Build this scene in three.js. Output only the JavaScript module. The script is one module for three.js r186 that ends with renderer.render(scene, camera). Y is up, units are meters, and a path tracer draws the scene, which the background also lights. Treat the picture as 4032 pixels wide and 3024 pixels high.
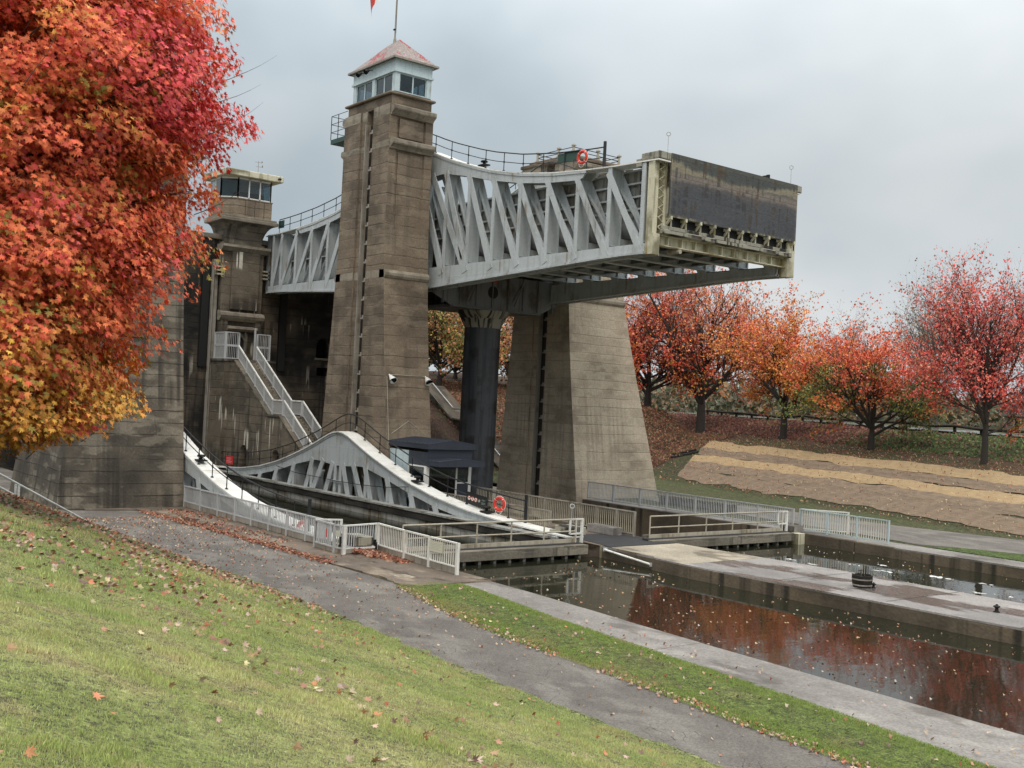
import * as THREE from 'three';
import { mergeGeometries } from 'three/addons/utils/BufferGeometryUtils.js';

// ------------------------------------------------------------------ camera, sky, sun, exposure
const scene = new THREE.Scene();
const V = (x, y, z) => new THREE.Vector3(x, y, z);
const CAM = V(60.5718, 6.5467, 40.433), YAW = 38.139 * Math.PI / 180, PITCH = 0.855 * Math.PI / 180, ROLL = 2.876 * Math.PI / 180;
const camera = new THREE.PerspectiveCamera(38.796, 4 / 3, 0.1, 3000);
const FWD = V(-Math.cos(YAW) * Math.cos(PITCH), Math.sin(PITCH), -Math.sin(YAW) * Math.cos(PITCH));
const RIGHT0 = FWD.clone().cross(V(0, 1, 0)).normalize(), UP0 = RIGHT0.clone().cross(FWD);
const UP = UP0.clone().multiplyScalar(Math.cos(ROLL)).addScaledVector(RIGHT0, -Math.sin(ROLL));
const RIGHT = RIGHT0.clone().multiplyScalar(Math.cos(ROLL)).addScaledVector(UP0, Math.sin(ROLL));
camera.position.copy(CAM); camera.up.copy(UP); camera.lookAt(CAM.clone().add(FWD));

// seeded noise
function rng(seed) { let s = seed >>> 0; return () => { s = (s + 0x6D2B79F5) | 0; let t = Math.imul(s ^ (s >>> 15), 1 | s); t = (t + Math.imul(t ^ (t >>> 7), 61 | t)) ^ t; return ((t ^ (t >>> 14)) >>> 0) / 4294967296; }; }
const hash32 = (x, y, s) => { let h = Math.imul(x, 374761393) ^ Math.imul(y, 668265263) ^ Math.imul(s, 2147483629); h = Math.imul(h ^ (h >>> 13), 1274126177); h ^= h >>> 16; return (h >>> 0) / 4294967296; };
const mod = (a, n) => ((a % n) + n) % n, clamp = (x, a = 0, b = 1) => Math.min(b, Math.max(a, x)), lerp = (a, b, t) => a + (b - a) * t;
const smooth = (a, b, x) => { const t = clamp((x - a) / (b - a)); return t * t * (3 - 2 * t); };
const PERM = new Uint8Array(512), RV = new Float32Array(256); { const r = rng(12345); for (let i = 0; i < 256; i++) { PERM[i] = i; RV[i] = r(); } for (let i = 255; i > 0; i--) { const j = Math.floor(r() * (i + 1)), t = PERM[i]; PERM[i] = PERM[j]; PERM[j] = t; } for (let i = 0; i < 256; i++) PERM[256 + i] = PERM[i]; }
const hash = (x, y, s) => RV[PERM[PERM[PERM[(x + s * 7) & 255] + (y & 255)] + ((s * 13 + (x >> 8) * 5 + (y >> 8) * 11) & 255)]];
function vnoise(x, y, px, py, s) { const xi = Math.floor(x), yi = Math.floor(y), u = x - xi, v = y - yi, a = u * u * (3 - 2 * u), b = v * v * (3 - 2 * v); const x0 = mod(xi, px), x1 = mod(xi + 1, px), y0 = mod(yi, py), y1 = mod(yi + 1, py); return lerp(lerp(hash(x0, y0, s), hash(x1, y0, s), a), lerp(hash(x0, y1, s), hash(x1, y1, s), a), b); }
function fbm(u, v, fx, fy, oct, s) { let r = 0, a = 0.5, n = 0; for (let o = 0; o < oct; o++) { r += a * vnoise(u * fx, v * fy, fx, fy, s + o * 17); n += a; a *= 0.5; fx *= 2; fy *= 2; } return r / n; }   // tiles on 0..1
function worleyEdge(u, v, f, s) { const x = u * f, y = v * f, xi = Math.floor(x), yi = Math.floor(y); let d1 = 9, d2 = 9; for (let j = -1; j < 2; j++) for (let i = -1; i < 2; i++) { const cx = mod(xi + i, f), cy = mod(yi + j, f); const dx = xi + i + hash(cx, cy, s) - x, dy = yi + j + hash(cx, cy, s + 5) - y, d = Math.hypot(dx, dy); if (d < d1) { d2 = d1; d1 = d; } else if (d < d2) d2 = d; } return d2 - d1; }

// overcast sky: even grey-blue cloud, brighter towards the zenith
{
  const W = 1024, H = 512, d = new Float32Array(W * H * 4);
  for (let j = 0; j < H; j++) for (let i = 0; i < W; i++) {
    const el = ((j + 0.5) / H - 0.5) * Math.PI, az = (i + 0.5) / W * 2 * Math.PI, k = (j * W + i) * 4, se = Math.sin(el);
    const u = i / W, v = j / H;
    const c = fbm(u + 0.02 * vnoise(u * 20, v * 20, 20, 20, 5), v, 13, 11, 6, 11), c2 = fbm(u, v, 34, 30, 5, 77);
    const t = 1.45 * (c - 0.5) + 0.5 * (c2 - 0.5);
    let L = 0.495 + 1.8 * Math.pow(Math.max(0, se - 0.2), 1.15) + 0.05 * Math.exp(-Math.max(0, el) * 12);
    L *= 1 + 0.62 * t;
    const warm = clamp(clamp(0.3 + 1.2 * t) + 1.1 * smooth(0.42, 0.9, el));
    d[k] = L * lerp(0.86, 1.0, warm); d[k + 1] = L * lerp(0.995, 1.0, warm); d[k + 2] = L * lerp(1.085, 0.985, warm); d[k + 3] = 1;
    if (el < 0) { const g = smooth(0, -0.15, el); d[k] = lerp(d[k], 0.16, g); d[k + 1] = lerp(d[k + 1], 0.15, g); d[k + 2] = lerp(d[k + 2], 0.12, g); }
  }
  const sky = new THREE.DataTexture(d, W, H, THREE.RGBAFormat, THREE.FloatType);
  sky.mapping = THREE.EquirectangularReflectionMapping; sky.magFilter = THREE.LinearFilter; sky.minFilter = THREE.LinearFilter; sky.wrapS = THREE.RepeatWrapping; sky.needsUpdate = true;
  scene.background = sky; scene.environment = sky; scene.environmentIntensity = 1; scene.backgroundIntensity = 1;
}
const sun = new THREE.DirectionalLight(0xfff1e0, 0.65);
sun.position.set(70, 90, 45); sun.target.position.set(10, 0, 0); sun.shadow.radius = 40; scene.add(sun, sun.target);
sun.castShadow = true; sun.shadow.mapSize.set(4096, 4096); Object.assign(sun.shadow.camera, { left: -120, right: 120, top: 120, bottom: -120, near: 1, far: 400 });
const EXPOSURE = 1.2;

// ------------------------------------------------------------------ geometry helpers (metres)
const clean = (g) => { g = g.index ? g.toNonIndexed() : g; for (const k of Object.keys(g.attributes)) if (!['position', 'normal', 'uv'].includes(k)) g.deleteAttribute(k); return g; };
function boxUV(g, ou = 0, ov = 0) {
  const p = g.attributes.position, n = g.attributes.normal, uv = new Float32Array(p.count * 2);
  for (let i = 0; i < p.count; i += 3) {
    let nx = 0, ny = 0, nz = 0; for (let k = 0; k < 3; k++) { nx += Math.abs(n.getX(i + k)); ny += Math.abs(n.getY(i + k)); nz += Math.abs(n.getZ(i + k)); }
    for (let k = i; k < i + 3; k++) {
      const x = p.getX(k), y = p.getY(k), z = p.getZ(k); let a, b;
      if (ny >= nx && ny >= nz) { a = x; b = z; } else if (nx >= nz) { a = z; b = y; } else { a = x; b = y; }
      uv[k * 2] = a + ou; uv[k * 2 + 1] = b + ov;
    }
  }
  g.setAttribute('uv', new THREE.BufferAttribute(uv, 2)); return g;
}
const box = (x0, x1, y0, y1, z0, z1) => clean(new THREE.BoxGeometry(Math.abs(x1 - x0), Math.abs(y1 - y0), Math.abs(z1 - z0)).translate((x0 + x1) / 2, (y0 + y1) / 2, (z0 + z1) / 2));
// chamfered box: takes the razor edge off slabs and copings
function cbox(x0, x1, y0, y1, z0, z1, c = 0.03) { const s = new THREE.Shape([[x0 + c, z0], [x1 - c, z0], [x1, z0 + c], [x1, z1 - c], [x1 - c, z1], [x0 + c, z1], [x0, z1 - c], [x0, z0 + c]].map((p) => new THREE.Vector2(p[0], -p[1]))); return clean(new THREE.ExtrudeGeometry(s, { depth: y1 - y0 - 2 * c, bevelEnabled: true, bevelThickness: c, bevelSize: c, bevelOffset: -c, bevelSegments: 1 }).rotateX(-Math.PI / 2).translate(0, y0 + c, 0)); }
function bar(p, q, w, h = w, up = V(0, 1, 0)) {   // box from p to q, w across, h along "up"
  const a = V(...p), b = V(...q), d = b.clone().sub(a), L = d.length(); d.normalize();
  let s = d.clone().cross(up); if (s.lengthSq() < 1e-6) s = d.clone().cross(V(1, 0, 0)); s.normalize(); const u = s.clone().cross(d);
  return clean(new THREE.BoxGeometry(w, h, L).applyMatrix4(new THREE.Matrix4().makeBasis(s, u, d.clone().negate()).setPosition(a.add(b).multiplyScalar(0.5))));
}
function cyl(p, q, r0, r1 = r0, seg = 8, open = false) {
  const a = V(...p), b = V(...q), d = b.clone().sub(a), L = d.length();
  return clean(new THREE.CylinderGeometry(r1, r0, L, seg, 1, open).applyQuaternion(new THREE.Quaternion().setFromUnitVectors(V(0, 1, 0), d.normalize())).translate((p[0] + q[0]) / 2, (p[1] + q[1]) / 2, (p[2] + q[2]) / 2));
}
function segs(list) {   // [ax, ay, az, bx, by, bz, ra, rb, sides] -> one open-ended tapered tube mesh
  let n = 0; for (const s of list) n += s[8] * 6; const pos = new Float32Array(n * 3), nor = new Float32Array(n * 3); let o = 0;
  const put = (x, y, z, a, b, c) => { pos[o] = x; nor[o++] = a; pos[o] = y; nor[o++] = b; pos[o] = z; nor[o++] = c; };
  for (const [ax, ay, az, bx, by, bz, ra, rb, m] of list) {
    let dx = bx - ax, dy = by - ay, dz = bz - az; const L = Math.hypot(dx, dy, dz) || 1; dx /= L; dy /= L; dz /= L;
    let ux, uy, uz; if (Math.abs(dy) < 0.9) { ux = -dz; uy = 0; uz = dx; } else { ux = 0; uy = dz; uz = -dy; } const ul = Math.hypot(ux, uy, uz); ux /= ul; uy /= ul; uz /= ul; const vx = dy * uz - dz * uy, vy = dz * ux - dx * uz, vz = dx * uy - dy * ux;
    for (let i = 0; i < m; i++) { const a = i / m * 6.28319, b = (i + 1) / m * 6.28319, ca = Math.cos(a), sa = Math.sin(a), cb = Math.cos(b), sb = Math.sin(b); const nax = ux * ca + vx * sa, nay = uy * ca + vy * sa, naz = uz * ca + vz * sa, nbx = ux * cb + vx * sb, nby = uy * cb + vy * sb, nbz = uz * cb + vz * sb;
      const P = (t, nx, ny, nz) => t ? put(bx + nx * rb, by + ny * rb, bz + nz * rb, nx, ny, nz) : put(ax + nx * ra, ay + ny * ra, az + nz * ra, nx, ny, nz);
      P(0, nax, nay, naz); P(0, nbx, nby, nbz); P(1, nbx, nby, nbz); P(0, nax, nay, naz); P(1, nbx, nby, nbz); P(1, nax, nay, naz); }
  }
  const g = new THREE.BufferGeometry(); g.setAttribute('position', new THREE.BufferAttribute(pos, 3)); g.setAttribute('normal', new THREE.BufferAttribute(nor, 3)); g.setAttribute('uv', new THREE.BufferAttribute(new Float32Array(n * 2), 2)); return g;
}
const poly = (pts, r, seg = 6) => pts.slice(1).map((q, i) => cyl(pts[i], q, r, r, seg));
const extr = (pts, z0, z1, holes = []) => { const s = new THREE.Shape(pts.map((p) => new THREE.Vector2(...p))); for (const h of holes) s.holes.push(new THREE.Path(h.map((p) => new THREE.Vector2(...p)))); return clean(new THREE.ExtrudeGeometry(s, { depth: z1 - z0, bevelEnabled: false }).translate(0, 0, z0)); };     // (x,y) outline along z
const extrY = (pts, y0, y1) => clean(new THREE.ExtrudeGeometry(new THREE.Shape(pts.map((p) => new THREE.Vector2(p[0], -p[1]))), { depth: y1 - y0, bevelEnabled: false }).rotateX(-Math.PI / 2).translate(0, y0, 0));   // (x,z) outline along y
const extrX = (pts, x0, x1) => clean(new THREE.ExtrudeGeometry(new THREE.Shape(pts.map((p) => new THREE.Vector2(-p[0], p[1]))), { depth: x1 - x0, bevelEnabled: false }).rotateY(Math.PI / 2).translate(x0, 0, 0));   // (z,y) outline along x
function loft(rings, capBottom = false, capTop = true) {
  const pos = [], push = (a, b, c) => pos.push(...a, ...b, ...c), n = rings[0].length;
  for (let r = 0; r + 1 < rings.length; r++) for (let i = 0; i < n; i++) { const j = (i + 1) % n, A = rings[r][i], B = rings[r][j], C = rings[r + 1][j], D = rings[r + 1][i]; push(A, B, C); push(A, C, D); }
  for (const [on, ring] of [[capBottom, rings[0]], [capTop, rings[rings.length - 1]]]) if (on) for (const t of THREE.ShapeUtils.triangulateShape(ring.map((p) => new THREE.Vector2(p[0], p[2])), [])) push(ring[t[0]], ring[t[1]], ring[t[2]]);
  const g = new THREE.BufferGeometry(); g.setAttribute('position', new THREE.Float32BufferAttribute(pos, 3)); g.computeVertexNormals(); g.setAttribute('uv', new THREE.Float32BufferAttribute(new Float32Array(pos.length / 3 * 2), 2)); return g;
}
const lathe = (prof, at, seg = 16) => clean(new THREE.LatheGeometry(prof.map((p) => new THREE.Vector2(...p)), seg).translate(...at));
const arch = (x, w, y0, y1, n = 8) => { const r = w / 2, pts = [[x - r, y0]]; for (let i = 0; i <= n; i++) { const a = Math.PI - Math.PI * i / n; pts.push([x + r * Math.cos(a), y1 - r + r * Math.sin(a)]); } pts.push([x + r, y0]); return pts; };

// ------------------------------------------------------------------ naming
const used = {}, root = (name) => { const n = used[name] = (used[name] ?? -1) + 1; return n ? name + '_' + String(n).padStart(3, '0') : name; };
const origin = new Map();
function tag(o, label, category, group, kind) { if (label) o.userData.label = label; if (category) o.userData.category = category; if (group) o.userData.group = group; if (kind) o.userData.kind = kind; return o; }
function thing(name, at, label, category, group) { const o = new THREE.Group(); o.name = root(name); o.position.set(...at); origin.set(o, V(...at)); scene.add(o); return tag(o, label, category, group); }
function geo(gs, ou = 0, ov = 0) { gs = (Array.isArray(gs) ? gs.flat(9) : [gs]); const g = gs.length > 1 ? mergeGeometries(gs) : gs[0]; return boxUV(g, ou, ov); }
function part(parent, name, gs, mat, keepUV = false) {     // geometry in world coordinates; parent a thing or a part of one
  const m = new THREE.Mesh(keepUV ? gs : geo(gs), mat); m.name = name; const o = origin.get(parent); m.geometry.translate(-o.x, -o.y, -o.z); origin.set(m, o);
  parent.add(m); return m;
}
function copyAt(parent, name, g, mat, x, y, z, ry = 0) { const m = new THREE.Mesh(g, mat), o = origin.get(parent); m.name = name; m.position.set(x - o.x, y - o.y, z - o.z); m.rotation.y = ry; parent.add(m); origin.set(m, V(x, y, z)); return m; }
function solo(name, gs, mat, label, category, group, kind) { const m = new THREE.Mesh(geo(gs), mat); m.name = root(name); scene.add(m); m.geometry.computeBoundingBox(); const b = m.geometry.boundingBox, c = V((b.min.x + b.max.x) / 2, b.min.y, (b.min.z + b.max.z) / 2); m.geometry.translate(-c.x, -c.y, -c.z); m.position.copy(c); origin.set(m, c); return tag(m, label, category, group, kind); }
const setting = (name, gs, mat) => solo(name, gs, mat, null, null, null, 'structure');

// ------------------------------------------------------------------ textures
function tex(W, H, f, srgb, rep) {   // f(u, v) -> [r, g, b] 0..1 (display values when srgb)
  const d = new Uint8Array(W * H * 4);
  for (let j = 0; j < H; j++) for (let i = 0; i < W; i++) { const c = f(i / W, j / H), k = (j * W + i) * 4; d[k] = clamp(c[0]) * 255; d[k + 1] = clamp(c[1]) * 255; d[k + 2] = clamp(c[2]) * 255; d[k + 3] = 255; }
  const t = new THREE.DataTexture(d, W, H); t.wrapS = t.wrapT = THREE.RepeatWrapping; t.magFilter = THREE.LinearFilter; t.minFilter = THREE.LinearMipmapLinearFilter; t.generateMipmaps = true; if (srgb) t.colorSpace = THREE.SRGBColorSpace; t.repeat.set(1 / rep, 1 / (rep * H / W)); t.needsUpdate = true; return t;
}
const mixc = (a, b, t) => [lerp(a[0], b[0], t), lerp(a[1], b[1], t), lerp(a[2], b[2], t)];
const std = (o) => new THREE.MeshStandardMaterial({ side: THREE.DoubleSide, roughness: 0.85, ...o });

// board-marked concrete: courses, mottling, pale crazing lines, dark streaks, lime drips
function concrete(seed, base, dark, pale, o = {}) {
  const { rep = 12, crackle = 0.5, streak = 0.6, lime = 0, course = 0.62, mott = 1 } = o, rows = Math.round(rep / course), N = o.N ?? 512;
  const lineOff = Array.from({ length: rows }, (_, i) => (hash(i, 3, seed) - 0.5) * 0.25), tone = Array.from({ length: rows }, (_, i) => hash(i, 9, seed) - 0.5);
  const h = new Float32Array(N * N);
  const map = tex(N, N, (u, v) => {
    const big = fbm(u, v, 4, 4, 5, seed), med = fbm(u, v, 14, 14, 4, seed + 40), fine = fbm(u, v, 160, 160, 2, seed + 80);
    const wob = (fbm(u, v, 10, 6, 2, seed + 7) - 0.5) * 0.16;
    const r = v * rows + wob, ri = mod(Math.floor(r), rows), fr = r - Math.floor(r);
    const dl = Math.min(Math.abs(fr - (0.04 + 0.02 * lineOff[ri])), 1), line = (1 - smooth(0.02, 0.085, dl)) * (0.4 + 0.6 * hash(ri, 1, seed)) * smooth(0.22, 0.5, fbm(u, v, 9, 22, 3, seed + 3));
    const st = fbm(u, v * 0.25, 34, 4, 4, seed + 21) , stm = smooth(0.5, 0.75, st) * smooth(0.35, 0.7, fbm(u, v, 3, 3, 3, seed + 33));
    const cr = 1 - smooth(0.0, 0.08, worleyEdge(u + 0.035 * (med - 0.5), v + 0.03 * (fbm(u, v, 22, 22, 3, seed + 49) - 0.5), 34, seed + 50)), crm = smooth(0.47, 0.66, fbm(u, v, 5, 7, 4, seed + 61));
    const pat = smooth(0.5, 0.62, fbm(u, v, 9, 24, 4, seed + 95));
    let c = mixc(base, dark, clamp(mott * (0.2 + 1.7 * (big - 0.45)) + 0.55 * (med - 0.5) + 0.22 * tone[ri]));
    c = mixc(c, pale, clamp(pat * 0.62 * crackle + cr * crm * crackle * 0.42 * (0.3 + fine)));
    c = mixc(c, dark, clamp(streak * stm * 0.85 + line * 0.55));
    if (lime) { const g = fbm(u, v * 0.3, 46, 9, 3, seed + 111); const m = smooth(0.66, 0.74, g) * smooth(0.55, 0.72, fbm(u, v, 5, 5, 3, seed + 120)); c = mixc(c, [0.80, 0.78, 0.72], clamp(m * lime)); }
    const f = 1 + 0.16 * (fine - 0.5);
    h[Math.round(v * N) * N + Math.round(u * N)] = 0.55 + 0.4 * (med - 0.5) + 0.3 * (fine - 0.5) - 0.45 * line + 0.12 * (fr - 0.5) - 0.1 * cr * crm;
    return [c[0] * f, c[1] * f, c[2] * f];
  }, true, rep);
  const bump = tex(N, N, (u, v) => { const a = h[Math.round(v * N) * N + Math.round(u * N)]; return [a, a, a]; }, false, rep);
  return std({ map, bumpMap: bump, bumpScale: 0.035, roughness: 0.93 });
}
const C = {};   // display-referred colours of the weathered surfaces
const M = {
  concrete: concrete(3, [0.50, 0.445, 0.38], [0.28, 0.25, 0.215], [0.66, 0.61, 0.53], { crackle: 0.5, streak: 0.35 }),
  lightConcrete: concrete(13, [0.745, 0.69, 0.61], [0.53, 0.485, 0.42], [0.83, 0.785, 0.70], { crackle: 0.5, streak: 0.45 }),
  darkConcrete: concrete(29, [0.45, 0.415, 0.365], [0.20, 0.19, 0.17], [0.66, 0.63, 0.56], { crackle: 0.6, streak: 0.95, mott: 1.15 }),
  limeConcrete: concrete(57, [0.44, 0.40, 0.345], [0.23, 0.21, 0.18], [0.64, 0.60, 0.53], { crackle: 0.35, streak: 0.8, lime: 1, mott: 1.1, N: 1024 }),
  wetWall: concrete(83, [0.37, 0.33, 0.28], [0.075, 0.07, 0.065], [0.50, 0.46, 0.38], { crackle: 0.3, streak: 1.25, lime: 0.6, mott: 1.5 }),
  trim: concrete(91, [0.58, 0.545, 0.485], [0.37, 0.34, 0.30], [0.80, 0.77, 0.70], { crackle: 0.4, streak: 0.5, course: 3 }),
  canalWall: concrete(7, [0.42, 0.375, 0.315], [0.22, 0.20, 0.17], [0.58, 0.50, 0.38], { crackle: 0.3, streak: 1.2, course: 2.4 }),
};
function deck(seed, base, dark, pale, rough, wet) {   // trodden concrete or asphalt with damp smears
  const N = 512, r = new Float32Array(N * N);
  const map = tex(N, N, (u, v) => {
    const big = fbm(u, v, 3, 5, 5, seed), med = fbm(u, v, 18, 18, 4, seed + 4), fine = fbm(u, v, 250, 250, 2, seed + 9), w = smooth(0.56, 0.66, fbm(u, v, 4, 8, 5, seed + 31)) * wet;
    let c = mixc(base, dark, clamp(0.3 + 1.6 * (big - 0.5) + 0.8 * (med - 0.5))); c = mixc(c, pale, clamp(smooth(0.62, 0.8, fbm(u, v, 9, 13, 4, seed + 70)) * 0.6));
    c = mixc(c, [c[0] * 0.68, c[1] * 0.66, c[2] * 0.64], w); const f = 1 + 0.34 * (fine - 0.5);
    r[Math.round(v * N) * N + Math.round(u * N)] = lerp(rough, 0.16, smooth(0.75, 1, w)) + 0.1 * (fine - 0.5);
    return [c[0] * f, c[1] * f, c[2] * f];
  }, true, 10);
  return std({ map, roughness: 1, roughnessMap: tex(N, N, (u, v) => { const a = r[Math.round(v * N) * N + Math.round(u * N)]; return [a, a, a]; }, false, 10), bumpMap: tex(512, 512, (u, v) => { const a = 0.5 + 0.5 * (fbm(u, v, 120, 120, 3, seed + 3) - 0.5) + 0.5 * (fbm(u, v, 14, 14, 3, seed + 12) - 0.5); return [a, a, a]; }, false, 10), bumpScale: 0.02 });
}
M.pier = deck(5, [0.60, 0.58, 0.565], [0.47, 0.455, 0.445], [0.69, 0.67, 0.645], 0.7, 1);
M.tan = deck(15, [0.72, 0.68, 0.60], [0.60, 0.565, 0.50], [0.80, 0.76, 0.69], 0.75, 0.8);
M.apron = deck(25, [0.48, 0.43, 0.375], [0.345, 0.305, 0.265], [0.64, 0.585, 0.51], 0.7, 1);
M.coping = deck(35, [0.55, 0.535, 0.515], [0.42, 0.405, 0.385], [0.63, 0.61, 0.585], 0.75, 0.6);
M.newAsphalt = deck(45, [0.22, 0.22, 0.23], [0.17, 0.17, 0.18], [0.27, 0.27, 0.28], 0.8, 0);
{   // old cracked asphalt
  const N = 1024, hh = new Float32Array(N * N);
  const map = tex(N, N, (u, v) => {
    const big = fbm(u, v, 3, 4, 5, 201), med = fbm(u, v, 20, 20, 4, 205), fine = fbm(u, v, 280, 280, 2, 209), cr = 1 - smooth(0, 0.03, worleyEdge(u + 0.03 * (med - 0.5), v + 0.03 * (fbm(u, v, 16, 16, 3, 222) - 0.5), 15, 230)), cm = smooth(0.48, 0.66, fbm(u, v, 3, 3, 4, 240));
    let c = mixc([0.475, 0.457, 0.43], [0.37, 0.353, 0.332], clamp(0.4 + 1.8 * (big - 0.5) + 0.6 * (med - 0.5))); c = mixc(c, [0.55, 0.535, 0.505], clamp(smooth(0.58, 0.75, fbm(u, v, 5, 9, 3, 260)) * 0.5)); c = mixc(c, [0.17, 0.155, 0.14], cr * cm * 0.8);
    hh[Math.round(v * N) * N + Math.round(u * N)] = 0.6 + 0.6 * (fine - 0.5) - 0.5 * cr * cm; const f = 1 + 0.4 * (fine - 0.5); return [c[0] * f, c[1] * f, c[2] * f];
  }, true, 8);
  M.asphalt = std({ map, roughness: 0.8, bumpMap: tex(N, N, (u, v) => { const a = hh[Math.round(v * N) * N + Math.round(u * N)]; return [a, a, a]; }, false, 8), bumpScale: 0.02 });
}
function painted(seed, base, grime, rust, k, rough = 0.55) {   // painted steel with grime and rust runs
  const N = 256;
  return std({ roughness: rough, map: tex(N, N, (u, v) => { const b = fbm(u, v, 5, 5, 5, seed), s = fbm(u, v * 0.4, 40, 6, 3, seed + 5), f = fbm(u, v, 90, 90, 2, seed + 8); let c = mixc(base, grime, clamp(k * (smooth(0.5, 0.8, b) + 0.5 * smooth(0.55, 0.75, s)))); c = mixc(c, rust, clamp(k * 1.1 * smooth(0.68, 0.78, s) * smooth(0.5, 0.7, b))); const q = 1 + 0.07 * (f - 0.5); return [c[0] * q, c[1] * q, c[2] * q]; }, true, 6),
    bumpMap: M.rivets ??= tex(512, 512, (u, v) => { const a = mod(u * 48, 1) - 0.5, b = mod(v * 48, 1) - 0.5, d = Math.hypot(a, b); const on = mod(Math.floor(v * 48), 8) < 1 || mod(Math.floor(u * 48), 12) < 1 ? 1 : 0; const x = 0.4 + on * 0.5 * (1 - smooth(0.2, 0.4, d)) + 0.2 * (fbm(u, v, 24, 24, 3, 3) - 0.5); return [x, x, x]; }, false, 6), bumpScale: 0.012 });
}
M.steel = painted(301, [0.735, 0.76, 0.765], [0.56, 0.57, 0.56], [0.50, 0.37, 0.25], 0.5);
M.steelShaded = painted(311, [0.47, 0.48, 0.485], [0.31, 0.305, 0.285], [0.38, 0.28, 0.19], 0.9, 0.65);  // chamber underside shade put into a darker steel base, below grime and rust runs
M.trough = painted(321, [0.60, 0.605, 0.59], [0.40, 0.385, 0.34], [0.36, 0.24, 0.14], 1.3, 0.7);
M.skin = painted(326, [0.72, 0.715, 0.69], [0.50, 0.475, 0.42], [0.36, 0.27, 0.16], 1.2, 0.6);
M.cream = painted(331, [0.82, 0.80, 0.70], [0.52, 0.50, 0.40], [0.60, 0.50, 0.24], 1.1, 0.6);
M.rusty = painted(341, [0.62, 0.61, 0.55], [0.17, 0.16, 0.14], [0.27, 0.20, 0.14], 1.9, 0.8);
M.galv = painted(351, [0.76, 0.77, 0.775], [0.60, 0.60, 0.59], [0.52, 0.47, 0.42], 0.35, 0.45);
M.oldGalv = painted(361, [0.62, 0.595, 0.555], [0.45, 0.425, 0.38], [0.42, 0.33, 0.25], 0.6, 0.6);
M.gateRail = painted(371, [0.70, 0.67, 0.60], [0.52, 0.49, 0.42], [0.48, 0.36, 0.22], 0.8, 0.6);
M.whiteTop = painted(381, [0.93, 0.93, 0.91], [0.74, 0.735, 0.70], [0.60, 0.52, 0.40], 0.4, 0.6);
M.bluish = painted(391, [0.76, 0.825, 0.84], [0.60, 0.66, 0.665], [0.60, 0.60, 0.55], 0.45, 0.5);
M.blackSteel = std({ color: new THREE.Color(0x1b1d22), roughness: 0.5 });
M.black = std({ color: new THREE.Color(0x121212), roughness: 0.7 });
M.timber = concrete(401, [0.24, 0.225, 0.20], [0.10, 0.095, 0.085], [0.34, 0.32, 0.28], { crackle: 0.3, streak: 0.9, course: 0.31 });
M.ram = painted(431, [0.255, 0.27, 0.29], [0.16, 0.165, 0.175], [0.22, 0.20, 0.17], 1.3, 0.4);
M.white = std({ color: new THREE.Color(0xe9e9e4), roughness: 0.5 });
M.navy = painted(411, [0.215, 0.24, 0.285], [0.17, 0.19, 0.225], [0.25, 0.27, 0.30], 0.5, 0.6);
M.glass = new THREE.MeshPhysicalMaterial({ color: 0xbfcdd2, transmission: 1, thickness: 0, roughness: 0.03, side: THREE.DoubleSide });
M.darkGlass = std({ color: new THREE.Color(0x11161a), roughness: 0.06 });
M.red = std({ color: new THREE.Color(0xd33a2c), roughness: 0.6 });
M.green = std({ color: new THREE.Color(0x2f4f45), roughness: 0.6 });
M.water = new THREE.MeshPhysicalMaterial({ color: new THREE.Color().setRGB(0.020, 0.021, 0.013), roughness: 0.035, ior: 1.33, specularIntensity: 1, side: THREE.DoubleSide,
  bumpMap: tex(1024, 1024, (u, v) => { const a = 0.5 * fbm(u, v, 60, 26, 4, 501) + 0.5 * fbm(u, v, 9, 7, 3, 511); return [a, a, a]; }, false, 16), bumpScale: 0.0035 });
// ------------------------------------------------------------------ the three lift towers
const tab = (t, y) => { for (let i = 1; i < t.length; i++) if (y <= t[i][0]) return lerp(t[i - 1][1], t[i][1], clamp((y - t[i - 1][0]) / (t[i][0] - t[i - 1][0]))); return t[t.length - 1][1]; };
const XR = [[-8, 5.7], [0, 4.5], [3, 4.1], [7, 3.5], [10, 3.08], [14, 2.68], [17, 2.5], [24.5, 2.4]];
const XL = [[-8, -5.7], [0, -4.5], [4, -4.17], [7.3, -3.92], [12, -3.5], [17.4, -3.18], [24.5, -3.2]];
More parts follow.
